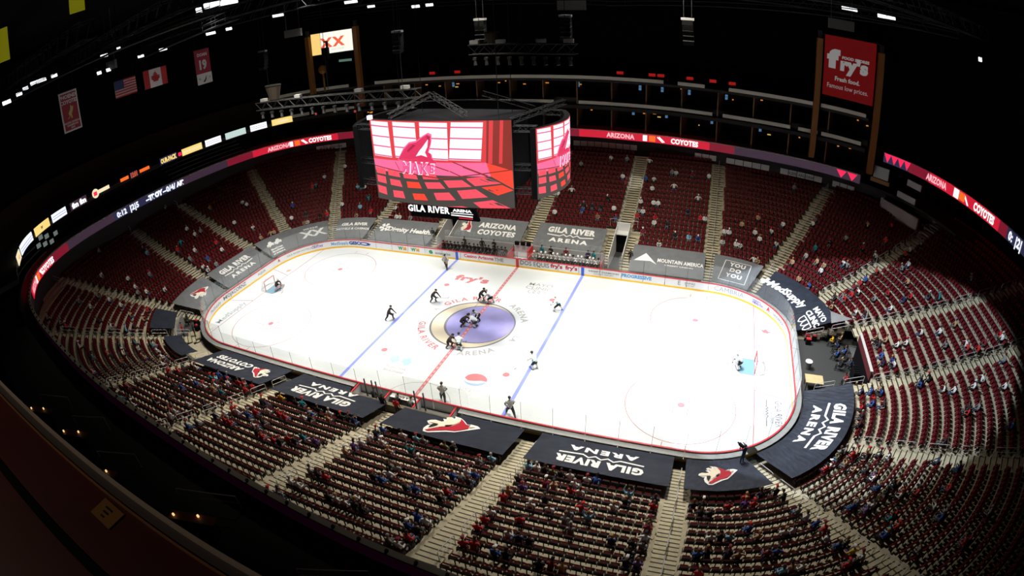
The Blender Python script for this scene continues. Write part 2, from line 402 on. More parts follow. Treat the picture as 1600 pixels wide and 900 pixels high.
ice_text('ice_advert', 'MedSupply', -27.95, -6.5, .8, mat('ice_faint_steel', (.34, .40, .44), .25), 90, .01, 1.0)
g = G(); g.poly([(-28.3, 4.6), (-28.05, 4.05), (-27.7, 4.4), (-27.8, 4.95)], flat(.006)); g.build('ice_emblem', mat('ice_orange', (.62, .38, .28), .25), ice)
# ------------------------------------------------------------------ dasher boards round the ice
boards = thing('rink_boards', 'white advertising boards with yellow kickplate ringing the ice', 'rink boards')
NPAN = 8
PANU = []
for k, n in ((0, 18), (1, 6), (2, 4), (3, 6), (4, 18), (5, 6), (6, 4), (7, 6)): PANU += [(k + i / n, k + (i + 1) / n) for i in range(n)]
for a, b in PANU:
    g = G(); smooth_strip(g, a + .0006, b - .0006, rect(.0, .10, .21, 1.05), step=.042); g.build('board_panel', BOARD, boards)
g = G(); smooth_strip(g, 0, 8, rect(-.015, .10, 0, .205), step=.045, cap=False); g.build('kickplate', YEL, boards)
g = G(); smooth_strip(g, 0, 8, rect(-.02, .12, 1.05, 1.12), step=.045, cap=False); g.build('cap_rail', RED, boards)
g = G()
for a, b in ((.98, 3.6), (3.66, 4.39), (4.61, 7.05), (7.1, 8.25)): smooth_strip(g, a, b, rect(.12, .62, .93, 1.0), step=.05)
g.build('back_shelf', SHELF, boards)
def uX(x, side=0): return (x + HX) / (2 * HX) if side == 0 else 4 + (HX - x) / (2 * HX)
for x, m in ((-7.77, PBLUE), (7.77, PBLUE), (0, RED)):
    g = G(); w = .17 / (2 * HX); smooth_strip(g, uX(x) - w, uX(x) + w, rect(-.022, .0, .0, 1.05)); g.build('line_mark', m if m is RED else mat('mark_blue', (.03, .12, .62), .4), boards)
def on_board(u0):
    """surface of the inner face of the boards; x metres along from u0, y metres up"""
    def fn(x, y):
        u = u0; k = int(u % 8)
        ln = {0: 2 * HX, 4: 2 * HX, 2: 2 * HY, 6: 2 * HY}.get(k, RC * math.pi / 2)
        u1 = u + x / ln
        (px, py), o = P(u1, -.012); return (px, py, y)
    return fn
def board_ad(u0, items):
    g = G(); ms = []
    for t, x, y, h, m, bold, sx in items:
        if m not in ms: ms.append(m)
        g.text(t, on_board(u0), ms.index(m), h, bold, x, y, 'C', sx)
    return g.build('board_advert', ms, boards)
def ubx(px): return uX(px)
board_ad(7.74, [('MedSupply', .3, .45, .42, PLB, .02, 1.0)]); board_ad(7.93, [('GEICO', .25, .42, .5, PBLUE, .06, 1.25)])
board_ad(uX(-14.3), [('W', -1.45, .42, .5, PGRN, .06, 1.0), ('M', -.8, .42, .5, PGOLD, .06, .95), ('W', .45, .42, .5, PGRN, .06, 1.0), ('M', 1.1, .42, .5, PGOLD, .06, .95)])
board_ad(uX(-10.2), [('e', -1.15, .38, .7, PGRN, .08, 1.1), ('enterprise', .5, .42, .36, PGREY, .01, 1.0)])
board_ad(uX(-4.9), [('Casino Arizona', 0, .5, .42, RED, .03, 1.1)]); board_ad(uX(-2.3), [('THE', 0, .45, .45, PGREY, .01, 1.0)])
board_ad(uX(2.1), [('DOS EQUIS', 0, .42, .55, PGREY, .015, .92)]); board_ad(uX(4.7), [("fry's", 0, .5, .5, PRED, .04, 1.3)]); board_ad(uX(6.45), [("fry's", 0, .5, .5, PRED, .04, 1.3)])
board_ad(uX(10.2), [('DESERT DIAMOND', 0, .62, .2, PGREY, .02, 1.5), ('CASINO RESORT', 0, .38, .14, PGREY, 0, 1.5)]); board_ad(uX(13.9), [('PROGRESSIVE', 0, .5, .42, PLB, .05, 1.05)])
board_ad(uX(19.6), [('E', -.9, .45, .5, PGREY, .0, 1.0), ('EMPIRE', .3, .6, .26, PGREY, 0, 1.0), ('electric supply', .3, .42, .12, PGREY, 0, 1.0)])
board_ad(1.18, [('CAMBRIA', 0, .42, .5, mat('print_pale', (.36, .37, .42), .5), .0, 1.15)]); board_ad(1.44, [('DIGNITY', 0, .66, .2, mat('print_violet', (.2, .12, .45), .5), .03, 1.2), ('HEALTH', .15, .38, .26, mat('print_violet', (.2, .12, .45), .5), .05, 1.2)])
board_ad(1.57, [('A', 0, .45, .5, RED, .08, 1.0)]); board_ad(1.72, [('SANDERSON', 0, .5, .3, PGREY, .02, 1.0)])
board_ad(7.52, [('CINTAS', 0, .5, .3, mat('print_violet', (.2, .12, .45), .5), .04, 1.2), ('BANNER', -.2, .82, .14, PGREY, .02, 1.2)]); board_ad(7.32, [('GILA RIVER HOTELS', 0, .55, .22, PGREY, .0, 1.3)])
board_ad(7.1, [('A', -.3, .5, .4, RED, .08, 1.0)]); board_ad(6.75, [('AQUA', -.2, .5, .3, PGREY, 0, 1.2)]); board_ad(6.15, [('MOJACORNZ', .1, .45, .45, PGREY, .02, 1.05)]); board_ad(5.8, [('MedSupply', 0, .45, .36, PGREY, .0, 1.1)])
# ------------------------------------------------------------------ acrylic glass above the boards
glass = thing('rink_glass', 'clear acrylic panels on posts standing on the rink boards', 'glass')
def ghx(u):
    u %= 8
    if 1 <= u <= 3.999 or 5 <= u < 7.999: return 3.25
    if 4 <= u < 5: return 2.9 if u < 4.6 else 2.45
    return 2.75
for a, b in PANU:
    m = (a + b) / 2; x = P(m, 0)[0][0]
    if m < 1 and (-10.6 < x < -1.3 or 1.3 < x < 9.9): continue          # open in front of the benches
    zt = ghx(m) if m >= 1 or abs(x) > 1.3 else 2.0
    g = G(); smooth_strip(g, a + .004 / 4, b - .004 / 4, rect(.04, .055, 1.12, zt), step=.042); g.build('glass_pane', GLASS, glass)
    (x0, y0), o = P(a + 1e-4, .05); g = G(); r = .012 if m >= 3 and m < 5.2 else .016
    g.box((x0, y0, (1.1 + zt) / 2), (r * 2, r * 2, zt - 1.1)); g.build('glass_post', POST, glass)
# ------------------------------------------------------------------ goals
NETM = mat('net_cord', (.75, .75, .75), .8); GRED = mat('goal_red', (.50, .05, .06), .35)
for sx, lab in ((-1, 'left goal with red posts and white net, crease guarded by the dark-shirted goaltender'), (1, 'right goal with red posts and white net behind the white-shirted goaltender')):
    t = thing('hockey_goal', lab, 'goal', (sx * 27.13, 0, 0), 'goals')
    X = sx * 27.13; bk = lambda d, y, z: (X + sx * d, y, z)
    g = G(); g.tube([bk(0, -.915, 0), bk(0, -.915, 1.22), bk(0, .915, 1.22), bk(0, .915, 0)], .045, 6); g.build('post_frame', GRED, t)
    base = [bk(0, -.915, .03), bk(.45, -1.12, .03), bk(.9, -.85, .03), bk(1.07, 0, .03), bk(.9, .85, .03), bk(.45, 1.12, .03), bk(0, .915, .03)]
    top = [bk(0, -.915, 1.22), bk(.3, -.95, 1.2), bk(.5, -.7, 1.18), bk(.56, 0, 1.17), bk(.5, .7, 1.18), bk(.3, .95, 1.2), bk(0, .915, 1.22)]
    g = G(); g.tube(base, .03, 5); g.tube(top, .03, 5); g.tube([bk(.56, 0, 1.17), bk(1.07, 0, .03)], .03, 5); g.build('back_frame', mat('goal_white', (.7, .7, .7), .4), t)
    g = G()
    def lerp3(a, b, f): return tuple(a[i] + (b[i] - a[i]) * f for i in range(3))
    for k in range(1, 8): g.tube([lerp3(p, q, k / 8) for p, q in zip(base, top)], .007, 3)
    for s in range(6):
        for k in range(6): g.tube([lerp3(base[s], base[s + 1], k / 6), lerp3(top[s], top[s + 1], k / 6)], .007, 3)
    for k in range(1, 6): g.tube([lerp3(top[0], top[6], k / 6), lerp3(top[1], top[5], k / 6), lerp3(top[2], top[4], k / 6)], .007, 3)
    tag(g.build('net', NETM, t), kind='stuff')
CROWD = """0,5,2,w 0,5,3,w 0,5,6,g 0,7,0,w 2,9,1,w 2,9,11,o 2,9,15,b 2,10,7,b 2,11,7,k 2,11,9,k 2,11,11,k 2,11,14,w 2,13,0,w 2,13,12,k 2,14,3,w 2,18,14,w 2,20,3,g 2,22,10,w 2,22,14,g 3,5,6,w 3,7,2,m 3,7,9,k 3,7,12,c 3,7,14,b 3,9,4,w 3,9,7,k 3,10,0,r 3,10,4,r 3,11,0,g 3,11,1,w 3,11,14,r 3,11,15,w 3,12,11,n 3,13,0,w 3,13,3,w 3,13,4,w 3,15,13,w 3,16,2,w 3,17,7,w 3,18,0,b 3,18,2,w 3,20,6,g 3,20,7,w 3,20,11,m 3,20,15,w 3,22,0,w 4,5,7,w 4,5,8,o 4,7,0,w 4,7,3,w 4,7,4,w 4,9,0,w 4,9,1,w 4,9,8,w 4,9,12,w 4,10,7,w 4,11,4,o 4,11,11,w 4,13,8,o 4,13,14,w 4,21,17,g 5,5,5,o 5,5,8,b 5,7,1,o 5,8,8,w 5,9,3,w 5,9,6,o 5,9,8,o 5,11,4,t 5,11,12,w 5,11,13,g 5,13,6,k 5,15,0,w 5,15,9,g 5,15,14,m 5,15,18,w 5,16,0,g 5,18,18,r 5,19,12,o 5,21,18,r 6,5,2,o 6,6,0,k 6,7,1,g 6,7,2,r 6,7,7,w 6,8,2,r 6,8,9,k 6,9,0,m 6,9,2,w 6,10,0,r 6,10,6,g 6,11,0,b 6,11,11,w 6,12,7,r 6,13,0,r 6,13,11,n 6,14,11,r 6,15,7,o 6,16,3,g 6,16,14,k 6,17,3,w 6,17,16,t 6,18,0,r 6,19,0,w 6,21,0,g 6,22,17,g 6,26,3,w 7,8,3,o 7,8,4,k 7,8,5,k 7,8,8,b 7,8,10,n 7,9,4,o 7,9,10,b 7,9,11,w 7,10,6,w 7,11,6,w 7,13,4,w 7,15,5,w 7,15,9,g 7,17,4,o 7,17,10,w 7,17,11,r 7,18,12,r 7,19,11,m 7,21,10,r 7,21,11,w 8,5,0,n 8,5,4,r 8,5,6,k 8,5,8,k 8,6,0,b 8,6,3,b 8,7,0,o 8,7,1,b 8,7,4,k 8,11,0,n 8,11,1,b 8,12,0,k 8,13,3,w 8,13,15,k 8,14,4,w 8,15,9,k 8,15,10,r 8,16,4,w 8,16,9,g 8,17,3,w 8,19,6,w 8,19,15,b 8,20,0,g 9,5,0,g 9,5,1,k 9,5,2,e 9,5,4,w 9,5,5,r 9,6,0,o 9,6,1,r 9,6,3,o 9,7,0,o 9,7,1,k 9,7,4,o 9,8,0,k 9,8,4,k 9,9,0,w 9,9,4,r 9,9,5,w 9,10,7,b 9,10,11,g 9,10,12,b 9,11,5,o 9,11,6,k 9,11,8,k 9,11,10,e 9,11,11,w 9,11,12,p 9,12,7,r 9,12,8,w 9,13,0,n 9,13,7,r 9,13,12,r 9,13,13,t 9,14,14,r 9,14,15,c 9,14,16,b 9,15,1,b 9,15,5,r 9,15,9,w 9,16,10,g 9,16,11,b 9,17,18,g 9,19,9,g 9,19,14,m 9,19,15,r 10,5,0,k 10,5,2,k 10,5,4,r 10,6,0,k 10,6,4,r 10,6,5,p 10,6,7,r 10,6,10,k 10,6,11,k 10,7,10,k 10,7,11,k 10,8,0,g 10,9,0,w 10,9,7,b 10,10,0,b 10,10,3,w 10,10,4,w 10,10,7,o 10,10,10,c 10,10,11,k 10,10,12,w 10,11,0,r 10,12,1,w 10,12,7,b 10,12,8,m 10,12,11,o 10,12,12,k 10,12,14,k 10,12,15,b 10,13,0,k 10,13,1,b 10,14,0,y 10,14,6,w 10,14,7,o 10,14,8,c 10,14,16,r 10,15,0,w 10,15,1,k 10,15,2,r 11,5,7,b 11,5,8,w 11,5,10,w 11,5,11,k 11,5,12,e 11,5,13,k 11,5,14,w 11,5,15,c 11,6,0,n 11,6,3,c 11,6,9,w 11,7,0,r 11,7,3,k 11,7,8,w 11,7,9,r 11,7,11,o 11,7,12,m 11,7,15,k 11,8,4,w 11,8,14,p 11,9,0,e 11,9,7,r 11,9,11,k 11,9,15,o 11,10,0,m 11,10,6,c 11,10,8,g 11,10,10,w 11,10,12,w 11,10,15,r 11,11,0,w 11,11,8,g 11,12,0,g 11,12,1,k 11,12,3,n 11,12,7,g 11,12,12,r 11,12,15,w 11,13,1,k 11,13,15,r 11,14,0,p 11,14,1,k 11,14,10,k 11,14,11,n 11,14,12,w 11,14,15,r 11,16,6,o 11,16,7,m 11,16,8,k 11,16,11,k 11,16,12,b 11,16,14,r 11,16,15,r 12,5,0,c 12,5,5,k 12,5,6,e 12,5,9,g 12,5,10,c 12,5,12,w 12,5,15,b 12,6,1,g 12,6,15,k 12,7,9,t 12,7,13,w 12,7,15,w 12,8,0,b 12,8,1,w 12,8,7,g 12,8,11,o 12,8,15,w 12,9,0,k 12,9,1,g 12,9,2,b 12,9,4,k 12,9,15,p 12,10,4,w 12,10,8,g 12,10,9,k 12,10,15,o 12,11,1,r 12,11,8,w 12,12,1,k 12,12,4,b 12,12,5,k 12,12,8,b 12,12,9,k 12,14,13,r 12,14,14,k 12,14,15,g 12,15,0,w 12,15,1,b 12,15,8,w 12,16,0,k 12,16,1,b 12,16,6,k 12,16,7,k 12,16,8,w 12,16,9,w 12,16,10,k 12,16,14,w 12,16,15,w 12,17,0,r 12,18,0,w 12,18,1,g 12,18,14,g 12,18,15,w 12,19,15,r 13,5,0,n 13,5,1,k 13,5,2,k 13,5,4,w 13,5,6,k 13,5,9,t 13,5,10,k 13,5,13,y 13,6,3,o 13,6,6,b 13,7,5,k 13,7,6,w 13,7,13,n 13,7,14,k 13,8,8,r 13,8,9,r 13,8,11,w 13,9,12,r 13,10,0,p 13,10,2,t 13,10,9,k 13,10,12,b 13,10,14,w 13,10,15,r 13,11,2,k 13,11,3,r 13,11,9,w 13,11,15,w 13,12,3,k 13,12,4,r 13,12,6,r 13,12,7,k 13,12,12,r 13,12,13,r 13,12,15,n 13,14,15,g 13,15,15,b 13,17,15,g 14,5,0,r 14,5,2,r 14,5,3,r 14,5,6,b 14,5,8,b 14,5,14,w 14,5,15,g 14,6,0,r 14,6,4,w 14,6,7,c 14,6,8,t 14,6,16,g 14,7,5,w 14,7,15,r 14,8,2,t 14,8,4,o 14,8,6,w 14,8,8,b 14,8,9,w 14,8,16,r 14,10,8,b 14,10,10,k 14,11,0,k 14,12,2,w 14,12,7,k 14,12,16,w 14,14,1,w 14,14,2,r 14,14,6,k 14,14,14,m 14,14,15,r 14,15,0,w 14,15,16,k 14,16,7,w 14,16,11,t 14,17,4,k 14,17,8,b 14,18,5,k 14,18,7,r 14,19,10,e 14,19,15,r 15,6,3,w 15,6,6,w 15,6,9,t 15,6,12,w 15,7,0,w 15,8,5,o 15,8,9,g 15,8,12,t 15,10,9,w 15,10,12,t 15,11,4,k 15,12,10,r 15,14,10,t 15,15,4,s 15,15,16,w 15,17,2,w 15,17,4,c 15,17,8,g 15,19,11,w 15,19,14,w 16,7,4,o 16,7,8,r 16,8,1,k 16,9,0,c 16,9,6,o 16,11,0,g 16,11,1,w 16,11,10,w 16,13,3,k 16,13,12,w 16,15,9,w 16,15,14,g 16,17,0,r 16,17,11,g 16,18,1,g 16,20,3,g 17,7,3,w 17,9,1,w 17,10,0,g 17,11,2,w 17,11,8,g 17,13,4,w 17,15,16,c 17,16,17,n 17,17,3,w 17,21,12,g 18,5,0,w 18,5,3,g 18,6,0,w 18,7,3,b 18,7,8,w 18,9,0,g 18,9,9,r 18,10,3,w 18,12,0,r 18,13,3,t 18,13,8,w 18,13,10,g 18,15,8,w 18,22,10,g 19,5,2,o 19,5,5,o 19,5,6,o 19,8,4,w 19,11,2,w 19,14,10,w 19,15,10,w 19,17,2,o 20,5,3,o 20,5,4,w 20,6,8,k 20,6,10,r 20,7,1,w 20,7,5,k 20,10,3,b 20,14,11,r 20,14,12,t 20,16,16,w 21,5,4,o 21,6,8,r 21,7,5,c 21,8,0,w 21,9,7,t 21,12,4,c 21,12,5,t 21,12,6,w 21,18,0,w"""
# ------------------------------------------------------------------ seating bowl: one terrace per row
PIT_R, PIT_L = (1.915, 2.93), (5.32, 5.66)
def gaps(n):
    """parameter ranges left out of row n: pits behind the goals, tunnels, benches"""
    out = []
    if n < 7: out.append(PIT_R)
    if n < 3: out.append(PIT_L)
    if n < 2: out.append((.236, .764))                       # benches
    if 2 <= n < 8:
        for x in (-10.95, 10.95): out.append((uX(x - .85), uX(x + .85)))      # tunnels
    if n == 0: out.append((uX(5.0, 4), uX(-5.0, 4)))          # penalty boxes
    return sorted(out)
def spans(n):
    lo = 0.0; res = []
    for a, b in gaps(n):
        if a > lo: res.append((lo, a))
        lo = max(lo, b)
    res.append((lo, 8.0)); return res
bowl = tag(thing('seating_bowl', None, None), kind='structure')
NEAR_LO, NEAR_HI = 3.95, 5.05
for n in range(29):
    g = G()
    for a, b in spans(n):
        if n >= 25: a, b = max(a, 1.2), min(b, 3.5)
        if b <= a: continue
        z0 = zrow(n - 1) - .25 if n else -.05
        k = max(2, int((b - a) / .05)); vs = []; fc = []
        for i in range(k + 1):
            u = a + (b - a) * i / k
            for D, z in ((Dn(n), z0), (Dn(n), zrow(n)), (Dn(n + 1) + .02, zrow(n)), (Dn(n + 1) + .02, z0)):
                (x, y), o = P(u, D); vs.append((x, y, z))
        for i in range(k):
            for j in range(4): fc.append((i * 4 + j, (i + 1) * 4 + j, (i + 1) * 4 + (j + 1) % 4, i * 4 + (j + 1) % 4))
        fc += [(0, 1, 2, 3), (k * 4 + 3, k * 4 + 2, k * 4 + 1, k * 4)]
        g.add(vs, fc)
    g.build('terrace', CONC, bowl)
# ------------------------------------------------------------------ stairs: a half step and a row step per row, dark nosings, hand rails
NOSE = mat('step_nosing', (.015, .014, .012), .7)
STEP = mat('step_concrete', (.50, .45, .32), .85, noise=.15, scale=2.2)
_step = {}
def step_mesh(n, half):
    if (n, half) not in _step:
        g = G(); w = AW * 2 - .04; rise = zrow(n) - zrow(n - 1)
        if half: g.box((0, -.2125, -rise * .75 / 1), (w, .425, rise / 2 * 1.0), 0); g.v = [(x, y, z if z > -rise * .75 else -rise) for x, y, z in g.v]; zt = -rise / 2; y0 = -.425
        else: g.box((0, .2125, -.004), (w, .425, .03), 0); zt = .011; y0 = 0.0
        g.box((0, y0 + .03, zt + .004), (w, .055, .012), 1); g.box((0, y0 - .008, zt - .035), (w, .016, .07), 1)
        _step[(n, half)] = g.mesh('step', [STEP, NOSE])
    return _step[(n, half)]
SIDE = {0: 'far left corner', 1: 'far side, left of the dark-shirted team bench', 2: 'far side, between the two benches', 3: 'far side, right of the white-shirted team bench', 4: 'far right, left of the YOU DO YOU tarp', 5: 'far right corner, right of the YOU DO YOU tarp', 6: 'far right corner above the clinic tarp', 7: 'right end, far side of the open floor', 8: 'right end, near side of the open floor', 9: 'right corner crossing the white-lit rows', 10: 'near right corner by the camera operator', 11: 'near side, left of the small coyote-head tarp', 12: 'near side, right of the large coyote-head tarp', 13: 'near side, behind the penalty boxes', 14: 'near side, right of the inverted team-name tarp', 15: 'near left, left of the inverted team-name tarp', 16: 'left corner below the camera pit', 17: 'left corner above the camera pit', 18: 'left end by the red-and-cream coyote-head tarp', 19: 'left end, right of the leftmost arena-name tarp', 20: 'far left corner above the double-X tarp', 21: 'far left, right of the double-X tarp'}
def frame(u, D):
    (x, y), o = P(u, D); return Vector((x, y, 0)), Vector((*o, 0)), math.atan2(o[1], o[0]) - math.pi / 2
RAILM = mat('rail_steel', (.55, .54, .56), .4, metal=.2)
for i in range(NA):
    n0 = 0; n1 = 29 if 6 <= i <= 9 else (21 if 11 <= i <= 16 else 25)
    if i in (1, 3): n0 = 2
    if i == 2: n0 = 2
    if i == 13: n0 = 2
    (bx, by), o = P(ua(i, Dn(n0)), Dn(n0))
    t = thing('stairway', 'beige concrete aisle stairs, ' + SIDE[i], 'stairs', (bx, by, zrow(n0)), 'aisle stairs of the seating bowl')
    for n in range(n0, n1):
        if i in (6, 20, 9) and n < 5 or i == 7 and n < 7: continue        # covered by a tarp down there
        tun = i in (1, 3) and 2 <= n < 8
        for half in ((True, False) if n else (False,)):
            base, out, rz = frame(ua(i, Dn(n)), Dn(n))
            for dx in ((-1.22, 1.22) if tun else (0,)):
                q = link('step', step_mesh(n, half), t); r = Vector((out.y, -out.x, 0))
                q.location = base + r * dx + Vector((0, 0, zrow(n))) - t.location; q.rotation_euler = (0, 0, rz)
                if tun: q.scale = (.62, 1, 1)
    if i in (0, 4, 5, 11, 10, 21, 20): off = 0
    else: off = -.62 if i not in (14, 15, 16) else .62
    if i in (1, 3): st = 8
    elif i in (6, 20, 9): st = 6
    else: st = 1 if n0 == 0 else 3
    lab = False
    k = st
    while k + 2 < n1:
        a, out, rz = frame(ua(i, Dn(k)), Dn(k)); b, _, _ = frame(ua(i, Dn(k + 2)), Dn(k + 2)); r = Vector((out.y, -out.x, 0)) * off
        a = a + r + Vector((0, 0, zrow(k))); b = b + r + Vector((0, 0, zrow(k + 2)))
        up = Vector((0, 0, .86)); md = Vector((0, 0, .45)); g = G()
        g.tube([a, a + up * .93, a + (b - a) * .06 + up, b + (a - b) * .06 + up, b + up * .93, b], .026, 5)
        g.tube([a + md, b + md], .02, 4)
        g.build('handrail', RAILM, t); k += 3
# ------------------------------------------------------------------ seats
def seat_geo(g, M=None, pan=True, back=True, down=False):
    h = G()
    if back:
        R = Matrix.Rotation(math.radians(-12), 3, 'X')
        h.box((0, .215, .59), (.49, .035, .41), 1, R)                # black shell
        h.box((0, .182, .65), (.44, .035, .34), 0, R)                # maroon pad facing the ice
        h.box((-.275, .12, .47), (.028, .26, .26), 1); h.box((.275, .12, .47), (.028, .26, .26), 1)
        h.box((0, .16, .2), (.05, .06, .4), 1)
    if pan:
        R2 = Matrix.Rotation(math.radians(62), 3, 'X')
        if down: h.box((0, -.04, .43), (.42, .40, .06), 0)
        else: h.box((0, -.02, .60), (.38, .42, .07), 0, R2)            # folded-up seat pan
    vs = h.v if M is None else [tuple(M @ Vector(p)) for p in h.v]
    b = len(g.v); g.v.extend(vs); g.f.extend([[b + i for i in f] for f in h.f]); g.m.extend(h.m)
SECN = {0: 'far left, by small-lettered tarp', 1: 'far side, behind dark bench', 2: 'far side, behind white bench', 3: 'far side, above mountain tarp', 4: 'far side, above YOU DO YOU', 5: 'far right corner, above curved tarp', 6: 'right corner, beside clinic tarp', 7: 'right end, behind open floor', 8: 'right end, above arena-name tarp', 9: 'right corner, below arena-name tarp', 10: 'below small coyote tarp', 11: 'below rightmost inverted arena tarp', 12: 'below large coyote tarp', 13: 'below left inverted arena tarp', 14: 'below inverted team-name tarp', 15: 'near left, below camera pit', 16: 'left corner, beside camera pit', 17: 'left end, above coyote tarp', 18: 'left end, above arena-name tarp', 19: 'far left corner, above arena-name tarp', 20: 'far left corner, above double-X tarp', 21: 'far left, by small-lettered tarp'}
SECS = SECN
def ordn(k): return '%d%s' % (k, 'th' if 10 <= k % 100 <= 20 else {1: 'st', 2: 'nd', 3: 'rd'}.get(k % 10, 'th'))
SEATS = []                                               # (distance to camera, section, row, index, point, heading)
TOT = {}
def in_view(p):
    d = Vector(p) - CAM; d.normalize(); th = math.acos(max(-1, min(1, d.dot(FW)))); ph = math.atan2(d.dot(UP), d.dot(RX)); r = 2 * 888.2 * math.sin(th / 2)
    return abs(r * math.cos(ph)) < 815 and abs(r * math.sin(ph)) < 465
for i in range(NA):
    for n in range(1 if i not in (1, 2) else 4, nrows(i)):
        if i == 7 and n < 7: continue
        if i == 15 and n < 3: continue
        us = row_seats(i, n); TOT[(i, n)] = len(us)
        if n < FIRST[i] and n != FIRST[i] - 1: continue  # under the tarps only the row that shows at their edge
        for j, u in enumerate(us):
            if n < 8 and (abs((u % 8) - uX(-10.95)) < .05 or abs((u % 8) - uX(10.95)) < .05) and i in (0, 1, 2, 3): continue
            base, out, rz = frame(u, Dn(n) + .36)
            p = base + Vector((0, 0, zrow(n)))
            if not in_view(p + Vector((0, 0, .5))): continue
            SEATS.append(((p - CAM).length, i, n, j, p, rz))
SEATPOS = {(s[1], s[2], s[3]): (s[4], s[5]) for s in SEATS}
OCC = {}
for w in CROWD.split():
    a = w.split(','); OCC[(int(a[0]), int(a[1]), int(a[2]))] = a[3]
order = sorted([s for s in SEATS if s[2] >= FIRST[s[1]] and (s[1], s[2], s[3]) not in OCC], key=lambda s: s[0])
NEARS = set((s[1], s[2], s[3]) for s in order[:300])
g1 = G(); seat_geo(g1, pan=False); SB = g1.mesh('stadium_seat', [MAROON, SEATB])
g1 = G(); seat_geo(g1, back=False); SP = g1.mesh('seat_pan', [MAROON, SEATB])
for s in order[:300]:
    d, i, n, j, p, rz = s
    e = thing('stadium_seat', 'empty maroon seat, %s row, %s from right, %s' % (ordn(n - FIRST[i] + 1), ordn(j + 1), SECN[i]), 'seat', p, 'empty seats nearest the camera', rz)
    link('backrest', SB, e); link('seat_pan', SP, e)
g = G()
for s in SEATS:
    if (s[1], s[2], s[3]) in NEARS: continue
    M = Matrix.Translation(s[4]) @ Matrix.Rotation(s[5], 4, 'Z'); seat_geo(g, M, down=(s[1], s[2], s[3]) in OCC)
tag(g.build('stadium_seating', [MAROON, SEATB]), 'rows of maroon folding seats with black shells filling the bowl', 'seats', kind='stuff')
# ------------------------------------------------------------------ tarps over the first rows
def tz(D, h=.93):
    n = (D - D0) / TR
    return zrow(n) + h if n > 0 else zrow(0) + h - .06
def tarp(label, ua_, ub_, Da, Db, m=None, cut=None):
    """vinyl sheet draped over the seat backs from (ua_, Da) to (ub_, Db); returns thing and its print surface"""
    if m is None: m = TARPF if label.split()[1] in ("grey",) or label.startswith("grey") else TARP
    uc = (ua_ + ub_) / 2; Dc = (Da + Db) / 2; (x, y), o = P(uc, Dc)
    t = thing('tarp', label, 'tarp', (x, y, tz(Dc)), 'vinyl tarps over the front rows')
    g = G(); nu = max(6, int((ub_ - ua_) / .012)); nd = 10; rnd = random.Random(int(uc * 1000)); vs = []; fc = []
    wob = [[rnd.uniform(-.018, .018) for _ in range(nu + 1)] for _ in range(nd + 1)]
    for lay in (0, 1):
        for a in range(nd + 1):
            for b in range(nu + 1):
                u = ua_ + (ub_ - ua_) * b / nu; d0 = cut[2] if cut and cut[0] <= u <= cut[1] else Da; D = d0 + (Db - d0) * a / nd; (px, py), _ = P(u, D); vs.append((px, py, tz(D) + wob[a][b] - lay * .02))
    N = (nd + 1) * (nu + 1); st = nu + 1
    for a in range(nd):
        for b in range(nu):
            i = a * st + b; fc.append((i, i + st, i + st + 1, i + 1)); fc.append((N + i, N + i + 1, N + i + st + 1, N + i + st))
    edge = [b for b in range(nu + 1)] + [a * st + nu for a in range(1, nd + 1)] + [nd * st + b for b in range(nu - 1, -1, -1)] + [a * st for a in range(nd - 1, 0, -1)]
    for a, b in zip(edge, edge[1:] + edge[:1]): fc.append((a, b, N + b, N + a))
    g.add(vs, fc)
    g.build('sheet', m, t, smooth=False)
    def fn(X, Y):
        D = Dc + Y * .93
        k = int(uc % 8); rad = RC + D
        ln = {0: 2 * HX, 4: 2 * HX, 2: 2 * HY, 6: 2 * HY}.get(k, rad * math.pi / 2)
        (px, py), _ = P(uc + X / ln, D); return (px, py, tz(D) + .035)
    def fn2(X, Y):                                       # on tarps that run from a corner on to a straight side
        D = Dc + Y * .93; s = X; u = uc; st_ = .1 if X > 0 else -.1
        while abs(s) > 1e-6:
            d = max(-.1, min(.1, s)); k = int((u + (1e-5 if d > 0 else -1e-5)) % 8); ln = {0: 2 * HX, 4: 2 * HX, 2: 2 * HY, 6: 2 * HY}.get(k, (RC + D) * math.pi / 2); u += d / ln; s -= d
        (px, py), _ = P(u, D); return (px, py, tz(D) + .035)
    return t, (fn2 if int(ua_ % 8) != int((ub_ - 1e-4) % 8) else fn)
def put(t, fn, name, ms, build):
    g = G(); build(g, fn); return g.build(name, ms, t)
def zig(g, fn, w, y, amp, th, mi=0, n=7):
    """straight line that breaks into a mountain zigzag in the middle"""
    pts = [(-w / 2, y)] + [(-w * .22 + w * .44 * k / (n - 1), y + (amp if k % 2 else -amp)) for k in range(n)] + [(w / 2, y)]
    up = [(p[0], p[1] + th / 2) for p in pts]; dn = [(p[0], p[1] - th / 2) for p in pts]
    for k in range(len(pts) - 1): g.poly([dn[k], dn[k + 1], up[k + 1], up[k]], fn, mi)
def arena(t, fn, s=1.0, m=PWHITE, dx=0, dy=0):
    def b(g, f):
        q = lambda x, y: f(x * s + dx, y * s + dy)
        g.text('GILA RIVER', q, 0, 1.0, .06, 0, .42, 'C', .8, 1.16); zig(g, q, 5.6, .05, .16, .17); g.text('ARENA', q, 0, .72, .05, 0, -1.2, 'C', 1.25, 1.35)
    put(t, fn, 'lettering', m, b)
_OUT = [(300, 430), (330, 390), (400, 362), (520, 370), (548, 345), (515, 325), (490, 298), (530, 300), (545, 290), (520, 255), (575, 224), (652, 243), (650, 215), (618, 188), (740, 198), (830, 238), (930, 302), (1000, 283), (1110, 288), (1184, 325), (1080, 392), (960, 472), (880, 522), (760, 552), (640, 602), (520, 657), (430, 657), (380, 592), (383, 520), (422, 478), (380, 482), (330, 452)]
